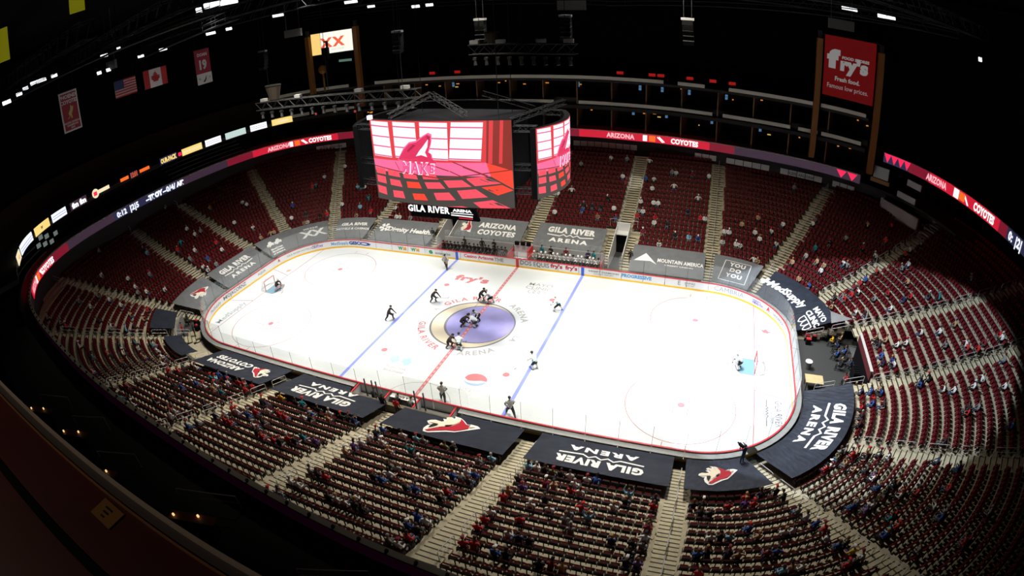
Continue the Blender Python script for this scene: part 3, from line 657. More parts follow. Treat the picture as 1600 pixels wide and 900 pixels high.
_MAR = [(760, 225), (830, 257), (930, 320), (1000, 332), (1020, 392), (940, 458), (870, 500), (740, 525), (600, 585), (500, 635), (432, 628), (520, 572), (600, 505), (700, 460), (770, 392), (802, 320), (790, 270)]
_CRE = [(325, 430), (400, 390), (520, 393), (572, 368), (592, 318), (545, 275), (600, 250), (660, 285), (705, 325), (700, 250), (672, 212), (750, 240), (785, 290), (770, 360), (700, 432), (640, 470), (570, 505), (490, 585), (452, 597), (480, 560), (530, 500), (540, 452), (480, 440), (420, 450), (370, 460)]
_BLK = [(460, 462), (520, 450), (543, 470), (505, 530), (452, 572), (440, 510)]
_EAR = [(1015, 345), (1085, 318), (1100, 330), (1027, 380)]; _EAB = [(935, 332), (1005, 312), (1012, 350), (1000, 332)]; _EYE = [(650, 445), (740, 400), (755, 412), (700, 448), (660, 462)]
def coyote(t, fn, w, dx=0, dy=0, flip=False, sy=1.75, rot=0):
    s = w / 880.0
    def cv(pts): return [(-(x - 740) * s, (y - 430) * s * sy) for x, y in pts]
    c, sn = math.cos(math.radians(rot)), math.sin(math.radians(rot))
    def b(g, f):
        def q(dz):
            def r(x, y):
                X, Y = x * c - y * sn, x * sn + y * c
                p = f((-X if flip else X) + dx, Y + dy); return (p[0], p[1], p[2] + dz)
            return r
        for pts, mi, dz in ((_OUT, 0, 0), (_MAR, 1, .05), (_CRE, 2, .055), (_BLK, 3, .10), (_EAR, 2, .10), (_EAB, 3, .10), (_EYE, 3, .11)): g.poly(cv(pts), q(dz), mi)
    put(t, fn, 'coyote_emblem', [PWHITE, PRED, PCREAM, PBLK], b)
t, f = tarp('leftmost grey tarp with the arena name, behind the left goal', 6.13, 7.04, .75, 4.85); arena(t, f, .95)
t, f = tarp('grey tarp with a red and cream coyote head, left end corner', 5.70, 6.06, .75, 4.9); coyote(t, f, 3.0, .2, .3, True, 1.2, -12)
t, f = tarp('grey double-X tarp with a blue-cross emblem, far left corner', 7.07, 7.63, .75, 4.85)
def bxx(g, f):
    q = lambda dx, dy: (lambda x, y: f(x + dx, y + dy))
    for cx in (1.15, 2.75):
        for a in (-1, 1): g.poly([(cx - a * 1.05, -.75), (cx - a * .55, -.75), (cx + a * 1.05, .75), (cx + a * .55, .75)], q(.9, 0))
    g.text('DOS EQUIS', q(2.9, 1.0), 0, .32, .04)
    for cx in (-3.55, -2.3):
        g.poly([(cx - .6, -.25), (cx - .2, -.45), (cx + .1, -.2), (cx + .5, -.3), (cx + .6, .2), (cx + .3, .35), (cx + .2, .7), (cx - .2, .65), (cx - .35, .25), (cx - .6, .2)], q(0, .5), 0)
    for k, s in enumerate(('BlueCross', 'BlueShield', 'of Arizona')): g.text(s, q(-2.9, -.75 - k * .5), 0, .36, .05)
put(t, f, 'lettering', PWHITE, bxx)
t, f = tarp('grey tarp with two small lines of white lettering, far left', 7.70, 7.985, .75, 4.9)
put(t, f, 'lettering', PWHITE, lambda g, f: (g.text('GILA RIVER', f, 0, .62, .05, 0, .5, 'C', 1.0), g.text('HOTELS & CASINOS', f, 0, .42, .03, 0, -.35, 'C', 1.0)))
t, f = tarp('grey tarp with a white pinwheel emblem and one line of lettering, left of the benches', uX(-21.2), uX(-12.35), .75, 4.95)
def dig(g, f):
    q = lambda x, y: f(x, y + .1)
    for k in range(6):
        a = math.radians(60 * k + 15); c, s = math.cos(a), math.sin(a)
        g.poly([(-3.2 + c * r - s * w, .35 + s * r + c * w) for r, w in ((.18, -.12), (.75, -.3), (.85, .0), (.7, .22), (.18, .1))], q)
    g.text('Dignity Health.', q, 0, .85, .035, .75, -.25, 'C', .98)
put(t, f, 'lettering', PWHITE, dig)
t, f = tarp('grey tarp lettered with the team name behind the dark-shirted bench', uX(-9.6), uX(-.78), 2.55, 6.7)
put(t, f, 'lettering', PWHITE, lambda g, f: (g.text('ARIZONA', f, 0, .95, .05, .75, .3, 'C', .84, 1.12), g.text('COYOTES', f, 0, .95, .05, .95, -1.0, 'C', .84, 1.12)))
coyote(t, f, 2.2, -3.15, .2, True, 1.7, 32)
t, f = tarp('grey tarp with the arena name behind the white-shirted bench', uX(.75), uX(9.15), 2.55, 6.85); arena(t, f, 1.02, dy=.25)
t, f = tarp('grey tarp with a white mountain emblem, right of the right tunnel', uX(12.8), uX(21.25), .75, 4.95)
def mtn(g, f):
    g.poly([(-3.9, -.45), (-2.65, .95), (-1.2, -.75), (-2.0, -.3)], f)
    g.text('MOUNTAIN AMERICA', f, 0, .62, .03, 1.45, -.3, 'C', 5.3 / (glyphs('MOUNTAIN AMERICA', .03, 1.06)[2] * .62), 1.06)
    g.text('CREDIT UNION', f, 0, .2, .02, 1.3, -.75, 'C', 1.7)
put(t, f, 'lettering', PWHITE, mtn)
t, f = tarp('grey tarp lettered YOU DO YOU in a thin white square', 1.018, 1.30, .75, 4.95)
def you(g, f):
    for k, s in enumerate(('YOU', 'DO', 'YOU')): g.text(s, f, 0, .64, .05, .05, .72 - k * .88, 'C', 1.0, 1.15)
    for a, b in (((-1.5, -1.6), (-1.5, 1.6)), ((-1.5, 1.6), (1.6, 1.6)), ((1.6, 1.6), (1.6, -1.6)), ((1.6, -1.6), (-1.5, -1.6))):
        dx, dy = (.035, 0) if a[0] == b[0] else (0, .035); g.poly([(a[0] - dx, a[1] - dy), (b[0] - dx, b[1] - dy), (b[0] + dx, b[1] + dy), (a[0] + dx, a[1] + dy)], f)
put(t, f, 'lettering', PWHITE, you)
t, f = tarp('grey curved tarp with a white cross and clinic lettering, far right corner', 1.375, 1.915, .75, 4.95, TARP)
def med(g, f):
    g.text('MedSupply', f, 0, 1.05, .04, -1.6, -.3, 'C', .95)
    for dx, dy in ((0, 0), (.35, 0), (-.35, 0), (0, .35), (0, -.35)): g.poly([(-5.05 + dx - .2, .2 + dy - .2), (-5.05 + dx + .2, .2 + dy - .2), (-5.05 + dx + .2, .2 + dy + .2), (-5.05 + dx - .2, .2 + dy + .2)], f)
    g.text('MAYO', f, 0, .72, .04, 3.55, .72, 'C', 1.0); g.text('CLINIC', f, 0, .72, .04, 3.55, -.25, 'C', 1.0)
    for dx in (-.75, 0, .75):
        pts = [(3.55 + dx - .36, -.5), (3.55 + dx - .3, -1.15), (3.55 + dx, -1.5), (3.55 + dx + .3, -1.15), (3.55 + dx + .36, -.5)]
        for p, q in zip(pts, pts[1:] + pts[:1]):
            d = Vector((q[0] - p[0], q[1] - p[1])).normalized() * .06; e = Vector((-d.y, d.x)); g.poly([(p[0] - e.x, p[1] - e.y), (q[0] - e.x, q[1] - e.y), (q[0] + e.x, q[1] + e.y), (p[0] + e.x, p[1] + e.y)], f)
put(t, f, 'lettering', PWHITE, med)
g = G(); fl = lambda D, u, dz: (*P(u, D)[0], tz(D) + dz); g.add([fl(4.95, 1.83, .05), fl(4.4, 1.925, .05), fl(6.5, 1.94, .12), fl(4.95, 1.83, .02), fl(4.4, 1.925, .02), fl(6.5, 1.94, .08)], [(0, 1, 2), (5, 4, 3), (0, 3, 4, 1), (1, 4, 5, 2), (2, 5, 3, 0)]); g.build('turned_corner', TARPG, t)
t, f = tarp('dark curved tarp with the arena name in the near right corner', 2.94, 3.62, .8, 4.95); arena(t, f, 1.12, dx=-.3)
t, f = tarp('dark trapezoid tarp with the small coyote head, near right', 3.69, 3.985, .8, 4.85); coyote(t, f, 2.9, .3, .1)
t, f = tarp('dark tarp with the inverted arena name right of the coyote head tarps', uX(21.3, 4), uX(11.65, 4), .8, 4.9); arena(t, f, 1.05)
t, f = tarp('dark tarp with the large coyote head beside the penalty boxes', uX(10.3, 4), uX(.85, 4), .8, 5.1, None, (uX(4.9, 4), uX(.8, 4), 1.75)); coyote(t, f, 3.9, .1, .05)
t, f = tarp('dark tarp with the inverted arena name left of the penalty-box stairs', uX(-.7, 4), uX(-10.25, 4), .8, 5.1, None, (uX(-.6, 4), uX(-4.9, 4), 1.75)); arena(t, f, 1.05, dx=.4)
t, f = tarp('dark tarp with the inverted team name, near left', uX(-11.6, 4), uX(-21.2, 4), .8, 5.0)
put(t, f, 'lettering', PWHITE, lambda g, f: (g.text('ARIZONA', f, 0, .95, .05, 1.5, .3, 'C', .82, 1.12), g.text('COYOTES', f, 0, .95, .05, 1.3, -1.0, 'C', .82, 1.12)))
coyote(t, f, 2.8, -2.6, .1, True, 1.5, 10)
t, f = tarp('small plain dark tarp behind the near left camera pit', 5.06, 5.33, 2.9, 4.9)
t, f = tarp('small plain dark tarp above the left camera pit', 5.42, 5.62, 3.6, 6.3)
# ------------------------------------------------------------------ upper arena: suites, ribbon boards, walls, roof
WALL = mat('curtain_black', (.002, .002, .0022), .95, spec=.05)
g = G()
for nm, a, b in (('wall_left', (-20, -30.4), (-37.8, 30.0)), ('wall_far', (-37.8, 30.0), (40.9, 28.2)), ('wall_right', (40.9, 28.2), (41, -27.5)), ('wall_near', (41, -27.5), (-20, -30.4))):
    g = G(); top = 36 if nm != 'wall_near' else 9.5
    fstrip(g, fs(*a), fs(*b), rect(5.2, 5.6, -.1, top), step=2.0); tag(g.build(nm, WALL), kind='structure')
g = G(); g.box((0, -49.5, 18), (130, .4, 36.4)); tag(g.build('wall_near', WALL), kind='structure')
g = G(); g.box((0, 0, 37), (130, 110, .4)); tag(g.build('ceiling', mat('roof_black', (.003, .003, .0033), .9, spec=.05)), kind='structure')
SF, SN = fs(41, 28), fs(-38, 30)                          # ends of the far side on the curve
FASC = mat('fascia_cream', (.62, .58, .50), .6); PILL = mat('pillar_orange', (.26, .10, .02), .6); SUITE = mat('suite_dark', (.015, .013, .013), .8); SUITB = mat('suite_brown', (.012, .005, .003), .9, spec=.1)
def seg(name, a, b, prof, m, parent=None, step=1.0):
    g = G(); fstrip(g, a, b, prof, step=step); return g.build(name, m, parent)
suites = tag(thing('suite_tiers', None, None), kind='structure')
s_l0, s_l1, s_r = fs(-32, -28.4), fs(-37.8, 30), fs(40.9, 28.2)
seg('tier_floor', fs(30, -31.9), fs(50, 14), rect(-.02, 5.2, 10.35, 10.62), SUITE, suites)
seg('tier_floor', fs(-50, -30) if False else s_l0, s_r, rect(.15, 5.2, 14.5, 15.0), SUITE, suites)
seg('tier_floor', s_l1 - 9, s_r, rect(.15, 5.2, 18.55, 18.9), SUITE, suites)
seg('back_wall', s_l0, s_r, rect(4.2, 4.4, 10.6, 19.0), SUITB, suites)
seg('bowl_wall', fs(-20, -30.4), fs(46, 22.5), rect(.6, .8, 7.0, 10.4), mat('bowl_wall', (.02, .018, .018), .8), suites)
def far(x): return fs(x, 36.2 - max(0, (abs(x + 0) - 8)) * .12)
# pale fascia strips of the two upper suite floors (with their gaps)
def fx(x): return min((SN + (SF - SN) * k / 600 if SF > SN else (SN + (SF + FLEN - SN) * k / 600) for k in range(601)), key=lambda s: abs(F(s).x - x))
for z0, runs in ((19.0, ((-45.3, -34.5), (-30.2, 13.6), (15.6, 19.3), (22.6, 34.0), (34.9, 40.6))), (15.3, ((-44.8, -40.5), (-38.5, -34), (-24, -2.2), (1.4, 20.5), (22.0, 31.2), (32.3, 34.8), (35.4, 40.4)))):
    for a, b in runs:
        sa = fx(a) if a > -37 else fs(a, 23.5 + (a + 45.4) * .85); sb = fx(b) if b > -37 else fs(b, 23.5 + (b + 45.4) * .85)
        seg('fascia_strip', sa, sb, rect(-.06, .15, z0 - .05, z0 + .42), FASC, suites)
DIV = mat('divider_brown', (.16, .075, .03), .6)
for x in list(range(-34, 41, 5)):
    s = fx(x)
    for z0, z1 in ((12.1, 15.2), (15.8, 18.9)): seg('divider', s, s + .16, rect(.5, 4.2, z0 - 1.4, z1), DIV, suites)
seg('suite_counter', s_l0, s_r, rect(.9, 1.2, 10.6, 11.9), SUITE, suites)
seg('suite_counter', fx(-36), s_r, rect(.9, 1.2, 15.0, 16.0), SUITE, suites)
for k in range(4): seg('seat_ledge', fs(-50.1, 5.5), fs(-47.6, 19.0), rect(.7 + k * .9, 1.0 + k * .9, 11.9 + k * .45, 12.0 + k * .45), mat('ledge_grey', (.10, .095, .09), .8), suites)
for k in range(3): seg('seat_ledge', fs(-41, -24.8), fs(-46.8, -19), rect(.7 + k * .9, 1.0 + k * .9, 11.9 + k * .45, 12.0 + k * .45), mat('ledge_grey', (.10, .095, .09), .8), suites)
for k, (x, y, dz) in enumerate(((-46.6, -19.6, .9), (-47.2, -18.4, .5), (-47.9, -17.3, .2), (-47.0, -18.9, 1.6), (-47.6, -17.8, 1.2), (-48.3, -16.3, .8))): p = F(fs(x, y), 1.2); t = G(); t.box((p.x, p.y, 12.2 + dz), (.08, .75, .55), 0, Matrix.Rotation(.35, 3, 'Z')); tag(t.build('club_television', mat('club_screen_grey', (.36, .42, .40), emit=.35)), 'small pale menu board in the left club tier, %s from the near corner' % ordn(k + 1), 'sign', 'menu boards in the left club')  # pale glowing slabs for a cluster of televisions
# small lamps and screens inside the suites
LAMP = mat('lamp_amber', (1.0, .36, .06), emit=.55); LAMPR = mat('lamp_red', (.8, .015, .01), emit=.35); SCRB = mat('screen_blue', (.16, .42, .75), emit=.35); LAMPY = mat('lamp_yellow', (1., .7, .15), emit=.5)
rnd = random.Random(5); lamps = []
for k in range(46):
    x = rnd.uniform(-33, 40); up_ = k % 2; s = fx(x); p = F(s, rnd.uniform(1.6, 4.0)); z = (18.3 if up_ else 14.2) - rnd.uniform(0, .9)
    t = G(); w = rnd.uniform(.16, .5); t.box((p.x, p.y, z), (w, .16, .14)); lamps.append((x, up_, t.build('suite_lamp', LAMP if k % 7 else LAMPY)))
for up_ in (0, 1):
    for k, (x, u_, o) in enumerate(sorted((l for l in lamps if l[1] == up_), key=lambda l: l[0])): tag(o, 'small amber lamp in the %s far-side suite row, %s from the left' % ('upper' if up_ else 'lower', ordn(k + 1)), 'lamp', 'suite lamps')
for tk, (x, up_) in enumerate(((-18, 1), (1.2, 1), (10.1, 1), (13.2, 1), (16.9, 1), (22.1, 1), (9.2, 0), (13.8, 0), (20.2, 0), (27, 0))):
    p = F(fx(x), 1.4); t = G(); t.box((p.x, p.y, 17.9 if up_ else 14.2), (.36, .06, .7)); t.box((p.x, p.y - .04, 17.95 if up_ else 14.25), (.30, .02, .06), 1)
    tag(t.build('television', [SCRB, SUITE]), 'small blue-lit television in the %s far-side suite row, %s from the left' % (('upper', ordn(tk + 1)) if up_ else ('lower', ordn(tk - 5))), 'television', 'suite televisions')
for rk, x in enumerate((-21, -17, 7.2, 11.8, 13.1, 17.0, 20.2, 22.9)): p = F(fx(x), .9); t = G(); t.box((p.x, p.y, 19.95), (.95, .1, .42)); tag(t.build('red_sign', LAMPR), 'dim red lit sign above the upper suite fascia, %s from the left' % ordn(rk + 1), 'sign', 'red signs above the suites')
# pillars holding the two big boards
for (x, y), z0, z1, lab in (((-39.9, 28.9), 18.6, 28.2, 'left of the double-X screen'), ((-32.4, 32.0), 15.6, 28.8, 'right of the double-X screen'), ((34.3, 31.2), 12.2, 27.9, 'left of the red grocery banner'), ((41.6, 26.9), 12.2, 27.5, 'right of the red grocery banner')):
    p = F(fs(x, y), -.5); t = G(); t.box((p.x, p.y, (z0 + z1) / 2), (.75, .75, z1 - z0), 0); t.box((p.x, p.y, z1 + .5), (.5, .5, 1.0), 1); tag(t.build('pillar', [PILL, SUITE]), 'tall orange-brown pillar ' + lab, 'pillar')
# ------------------------------------------------------------------ ribbon boards (lit LED)
def led(name, col, e=1.0): return mat(name, col, emit=e, rough=.5)
LR = led('led_red', (.62, .010, .035)); LR2 = led('led_dark_red', (.20, .006, .022)); LP = led('led_plum', (.040, .020, .038)); LPK = led('led_pink', (1., .50, .55)); LW = led('led_white', (1, 1, 1), 1.2); LBW = led('led_blue_white', (.82, .86, 1), 1.2); LN = led('led_navy', (.02, .02, .06)); LHOT = led('led_hot_pink', (1., .02, .10)); LOR = led('led_orange', (1, .16, .02)); LYL = led('led_yellow', (1, .72, .22)); LCR = led('led_cream', (.95, .82, .52)); LTE = led('led_pale_teal', (.55, .70, .66)); LORD = led('led_rust', (.55, .08, .02))
def on_f(s0, z, off): return lambda x, y: (*F(s0 + x, off), z + y)
ZL = 10.95
ribbon = thing('ribbon_board', 'long lit ribbon display running along the first suite floor', 'display', (0, 36, ZL))
RB = [((-38.3, -26.2), (-46.4, -19.6), LR), ((-46.4, -19.6), (-48.3, -16.0), LR2), ((-48.3, -16.0), (-49.9, -7.0), LP), ((-49.9, -7.0), (-50.2, 5.6), LN), ((-50.2, 5.6), (-48.8, 15.3), LP), ((-48.8, 15.3), (-47.4, 20), LR2), ((-47.4, 20), (-37, 30.4), LR), ((-37, 30.4), (-33, 32), LR2), ((-33, 32), (-6, 36), LP), ((-6, 36), (1.5, 36.3), LR2), ((1.5, 36.3), (20.5, 34.8), LR), ((20.5, 34.8), (24, 34.1), LR2), ((24, 34.1), (40.9, 28.2), LP)]
for a, b, m in RB: seg('display_panel', fs(*a), fs(*b), rect(-.25, -.02, ZL - .55, ZL + .55), m, ribbon)
seg('display_cap', fs(30, -31.9), fs(40.9, 28.2), rect(-.27, .02, ZL + .55, ZL + .66), mat('ribbon_cap', (.40, .37, .30), .6), ribbon)
for k in range(60): p = F(fs(30, -31.9) + k * 1.3, -.1); g = G(); g.box((p.x, p.y, ZL + .72), (.12, .12, .12)); g.build('rail_post', SUITE, ribbon)
seg('display_panel', fs(30, -31.9), fs(-38.3, -26.2), rect(-.25, -.02, ZL - .55, ZL + .55), led('led_magenta_dim', (.004, .0003, .0025)), ribbon)
def ftext(parent, xy, txt, h, m, z=ZL, bold=.05, sx=1.0, off=-.29):
    g = G(); g.text(txt, on_f(fs(*xy), z, off), 0, h, bold, 0, -h / 2, 'C', sx, 1.06); return g.build('display_lettering', m, parent)
def fbox(parent, a, b, m, z0, z1, off=-.29): return seg('display_tile', fs(*a), fs(*b), rect(off, off + .03, z0, z1), m, parent, .6)
for xy0, xy1, xy2 in (((7.6, 36.2), (12.2, 36.05), (16.9, 35.5)), ((-45.1, 24.2), (-43.0, 26.5), (-39.8, 28.9)), ((-41, -24.7), (-43.3, -23.1), (-45.5, -20.9))):
    ftext(ribbon, xy0, 'ARIZONA', .72, LPK, sx=.95); ftext(ribbon, xy2, 'COYOTES', .78, LW, sx=.85)
    s = fs(*xy1); g = G()
    for c0, w, mi in ((-1.0, .62, 0), (.05, .95, 1)): g.poly([(c0 - w / 2, -.42), (c0 + w / 2, -.42), (c0 + w / 2, .42), (c0 - w / 2, .42)], on_f(s, ZL, -.29), mi)
    g.poly([(.8, .4), (1.2, .1), (1.7, -.4), (1.5, -.42), (1.1, -.05), (.75, .2)], on_f(s, ZL, -.29), 0); g.poly([(1.05, .45), (1.9, -.3), (1.8, -.4), (1.0, .3)], on_f(s, ZL, -.29), 0)
    g.build('display_emblem', [LW, LOR], ribbon)
ftext(ribbon, (-49.95, -5.5), '0:12', .8, LBW); ftext(ribbon, (-50.0, -3.0), '|2|5', .85, LBW); ftext(ribbon, (-50.1, -.4), '--', .8, LBW); ftext(ribbon, (-50.1, 1.2), 'TROY', .85, LBW, bold=.1); ftext(ribbon, (-50.1, 3.0), '--', .8, LBW); ftext(ribbon, (-50.05, 4.3), '0/4/', .85, LBW); ftext(ribbon, (-50, 6.2), 'AIR', .8, LBW, bold=.1)
g = G()
for x in (38.5, 39.9):
    s = fx(x); g.poly([(-.75, .5), (.75, .5), (.05, -.5)], on_f(s, ZL, -.29))
g.build('display_triangles', LHOT, ribbon)
# upper ribbon on the right end
ZU = 14.85
rib2 = thing('ribbon_board', 'lit ribbon display with pink triangles above the right end stand', 'display', (50, 14, ZU))
for a, b, m in [((43.3, 26.4), (46.0, 23.3), LN), ((46, 23.3), (47.8, 20.2), LR2), ((47.8, 20.2), (51.3, 6.5), LR), ((51.3, 6.5), (51.6, 4.9), LR2), ((51.6, 4.9), (51.6, -6), LN)]: seg('display_panel', fs(*a), fs(*b), rect(-.25, -.02, ZU - .6, ZU + .6), m, rib2)
seg('display_cap', fs(43.3, 26.4), fs(51.6, -6), rect(-.3, .2, ZU + .6, ZU + .72), SUITE, rib2)
g = G()
for k in range(4): g.poly([(-.55, .55), (.55, .55), (.05, -.55)], on_f(fs(43.5, 26.2) + .3 + k * 1.05, ZU, -.29))
g.build('display_triangles', LHOT, rib2)
ftext(rib2, (48.35, 18.9), 'ARIZONA', .8, LPK, ZU, sx=.8); ftext(rib2, (50.95, 9.7), 'COYOTES', .9, LW, ZU, sx=.8)
s = fs(49.8, 14.6); g = G(); g.poly([(-1.2, -.5), (-.2, -.5), (-.2, .5), (-1.2, .5)], on_f(s, ZU, -.29), 0); g.poly([(-.1, -.4), (1.0, -.4), (1.0, .45), (-.1, .45)], on_f(s, ZU, -.29), 1); g.poly([(1.0, .4), (1.9, -.45), (1.6, -.5), (.9, .15)], on_f(s, ZU, -.29), 0); g.build('display_emblem', [LW, LOR], rib2)
ftext(rib2, (51.65, 4.0), '0:', .9, LBW, ZU); ftext(rib2, (51.75, 2.4), '|2|', .95, LBW, ZU)
# separate lit advertising panels on the upper tier of the left end
ZA = 15.15
ADS = [((-37.5, -26.6), (-40.2, -25.25), 'tan', LCR, 'HOT', LOR), ((-41.0, -24.9), (-45.0, -21.6), 'blue-white lettered', LBW, None, LBW), ((-45.5, -20.9), (-47.5, -17.8), 'yellow', LYL, 'IV', LN), ((-47.8, -17.2), (-48.8, -14.4), 'blue-white striped', LBW, None, LBW), ((-49.0, -13.5), (-49.5, -10.6), 'grey-white double', LP, 'fm fm', LW), ((-49.6, -9.5), (-49.9, -6.35), 'cream round-ended', LCR, None, LCR), ((-50.0, -4.2), (-50.1, -2.7), 'orange bar', LOR, None, LOR), ((-50.1, -2.3), (-50.2, -1.0), 'rust lettered', LN, '12:01', LORD), ((-50.2, -.5), (-50.3, 1.3), 'orange narrow', LOR, None, LOR), ((-50.3, 3.5), (-50.1, 6.7), 'yellow lettered', LN, 'OUR-PACK', LYL), ((-50.0, 7.7), (-49.5, 11.4), 'long yellow', LYL, 'DUNE WATER', LCR), ((-49.4, 12.1), (-48.9, 15.1), 'violet-white left', LW, None, LBW), ((-48.7, 15.9), (-47.6, 19.6), 'pale teal', LTE, None, LTE), ((-47.3, 20.4), (-45.9, 22.9), 'violet-white right', LW, None, LBW), ((-45.5, 23.7), (-43.2, 26.4), 'right end yellow', LYL, 'LAKESIDE', LCR)]
for a, b, nm, m, txt, m2 in ADS:
    sa, sb = fs(*a), fs(*b); h = .22 if 'bar' in nm or 'narrow' in nm else (.5 if txt != '12:01' else .4)
    mid = F((sa + sb) / 2, -.1)
    t = thing('advert_panel', nm + ' lit advert panel on the upper tier of the left end', 'sign', (mid.x, mid.y, ZA), 'lit adverts on the left upper tier')
    if 'round' in nm:
        seg('lit_face', sa + 1.1, sb, rect(-.1, 0, ZA - .22, ZA + .25), m, t, .6); g = G(); g.poly([(.55 + .62 * math.cos(k * .4), .62 * math.sin(k * .4)) for k in range(16)], on_f(sa, ZA, -.08)); g.build('lit_disc', m, t)
    else: seg('lit_face', sa, sb, rect(-.1, 0, ZA - h, ZA + h), m, t, .6)
    if txt:
        g = G(); hh = .75 if m in (LN, LP) else .35; w = glyphs(txt, .06, 1.0, 0)[2] * hh; x0 = (sb - sa) / 2
        g.text(txt, on_f(sa, ZA, -.13), 0, hh, .06, x0, -hh / 2, 'C', min(1.2, (sb - sa) * .95 / w)); g.build('sign_lettering', m2 if m in (LN, LP, LYL, LCR) else LN, t)
    elif m in (LBW, LW):
        g = G()
        for y in (-.18, .12): g.poly([(.1, y), (sb - sa - .1, y), (sb - sa - .1, y + .06), (.1, y + .06)], on_f(sa, ZA, -.13))
        g.build('sign_lettering', led('led_violet', (.10, .08, .5)), t)
seg('tier_edge', fs(-37, -26.9), fs(-43, 26.6), rect(0, .2, ZA - .65, ZA - .5), SUITE, suites)
for xy, m, lab in (((-49.75, -9.0), LHOT, 'small red lit lamp beside the round-ended advert'), ((-50.1, 7.2), LHOT, 'small red lit lamp beside the long yellow advert')):
    p = F(fs(*xy), -.2); g = G(); g.box((p.x, p.y, ZA), (.2, .5, .5)); tag(g.build('red_lamp', m), lab, 'lamp')
# white sign panels at the top of the far stand
SIGN = mat('sign_white', (.55, .55, .55), .6)
for k, (a, b, lab) in enumerate((((.5, 36.3), (10.0, 36.1), 'wide grey sign board above the far stand left of the stairs'), ((18.3, 35.2), (21.4, 34.6), 'white three-panel sign board at the top of the far stand'), ((22.8, 34.3), (28.9, 33.0), 'white six-panel sign board at the top of the far stand'), ((30.4, 32.6), (36.2, 30.9), 'white sign board with dark lettering under the plum ribbon'), ((37.5, 30.2), (40.4, 28.7), 'short white sign board at the right end of the far stand'), ((-40.5, 28.3), (-36, 30.8), 'dim white sign board with grey lettering on the far left'))):
    sa, sb = fs(*a), fs(*b); p = F((sa + sb) / 2, .4); t = thing('sign_board', lab, 'sign', (p.x, p.y, 9.2)); n = max(2, int((sb - sa) / 1.05))
    for j in range(n): seg('sign_panel', sa + (sb - sa) * j / n + .05, sa + (sb - sa) * (j + 1) / n - .05, rect(.3, .36, 8.85, 9.6), SIGN, t)
    if k in (3, 5): g = G(); g.text('BLESS  ARIZONA', on_f((sa + sb) / 2, 9.2, .27), 0, .4, .05, 0, -.2, 'C', 1.0); g.build('sign_lettering', PGREY, t)
# structure at the right end of the far stand: parapet, boxes, signs
g = G(); g.bar((43.6, 25.4, 9.0), (47.0, 19.6, 9.0), .3, 1.6); g.bar((43.6, 25.4, 9.9), (43.6, 25.4, 8.4), .35, .3); tag(g.build('parapet', mat('parapet_plaster', (.42, .36, .34), .7)), 'pale plaster parapet at the top of the far right stand', 'parapet')
p = F(fs(43.1, 26.6), .5); g = G(); g.box((p.x, p.y, 12.6), (2.2, .3, 1.5), 0, Matrix.Rotation(math.radians(-38), 3, 'Z')); g.box((p.x, p.y, 11.5), (2.8, .5, .5), 1, Matrix.Rotation(math.radians(-38), 3, 'Z')); tag(g.build('notice_board', [SIGN, mat('ledge_orange', (.30, .15, .03), .6)]), 'white notice board on an orange ledge beside the ribbon end', 'sign')
for (x, y), w, lab in (((46.6, 22.4), 2.4, 'small grey sign under the pink triangles'), ((46.0, 23.2), 3.2, 'white sign under the grey one at far right')):
    p = F(fs(x, y), .2); z = 12.9 if w < 3 else 11.0; g = G(); g.box((p.x, p.y, z), (w, .2, .75), 0, Matrix.Rotation(math.radians(-58), 3, 'Z')); tag(g.build('sign', SIGN), lab, 'sign')
# ------------------------------------------------------------------ big boards between the pillars
def plane_fn(a, b, z, push):
    a, b = Vector((*a, 0)), Vector((*b, 0)); d = (b - a).normalized(); n = Vector((-d.y, d.x, 0)) * -push
    c = (a + b) / 2
    return lambda x, y: tuple(c + d * x + n + Vector((0, 0, z + y)))
A, B = (-39.05, 28.2), (-32.6, 31.5)
t = thing('screen', 'lit yellow and white screen with red double X on the far left', 'screen', (-35.9, 30.2, 26.7))
f = plane_fn(A, B, 26.75, .2); f0 = plane_fn(A, B, 26.75, .1)
g = G(); g.prism([(-3.4, -1.85), (3.4, -1.85), (3.4, 1.85), (-3.4, 1.85)], lambda x, y, k: plane_fn(A, B, 26.75, .1 * k - .4)(x, y)); g.build('screen_case', SUITE, t)
g = G(); g.poly([(-3.35, -1.75), (-1.85, -1.75), (-1.85, 1.75), (-3.35, 1.75)], f0, 0); g.poly([(-1.8, -1.75), (3.35, -1.75), (3.35, 1.75), (-1.8, 1.75)], f0, 1); g.build('lit_face', [led('led_straw', (1, .66, .20)), led('led_paper', (1, .98, .86))], t)
g = G()
for cx in (-.9, 1.1):
    for a in (-1, 1): g.poly([(cx - a * 1.0, -.75), (cx - a * .45, -.75), (cx + a * 1.0, .85), (cx + a * .45, .85)], f, 0)
g.build('screen_emblem', led('led_brick', (.90, .13, .06)), t)
g = G(); g.text('DOS EQUIS', f, 0, .28, .03, .9, -1.3, 'C', 1.1); g.build('screen_lettering', led('led_faint', (.75, .75, .62)), t)
t = thing('camera_rig', 'dark camera crane silhouetted in front of the double-X screen', 'camera', (-36.3, 28.6, 24.3))
g = G(); g.box((-36.3, 28.6, 25.1), (1.1, .6, 1.9)); g.box((-35.9, 28.6, 26.4), (.25, .3, 1.2)); g.box((-36.1, 28.6, 27.0), (.6, .3, .25)); g.build('crane_body', BLACK, t)
g = G(); g.box((-36.3, 28.6, 22.6), (.3, .3, 3.2)); g.build('crane_post', BLACK, t)
p = plane_fn(A, B, 23.2, .1)(1.9, .3); g = G(); g.box(p, (2.5, .1, .38)); tag(g.build('score_strip', led('led_dim_green', (.08, .16, .12))), 'dim green score strip below the double-X screen', 'screen')
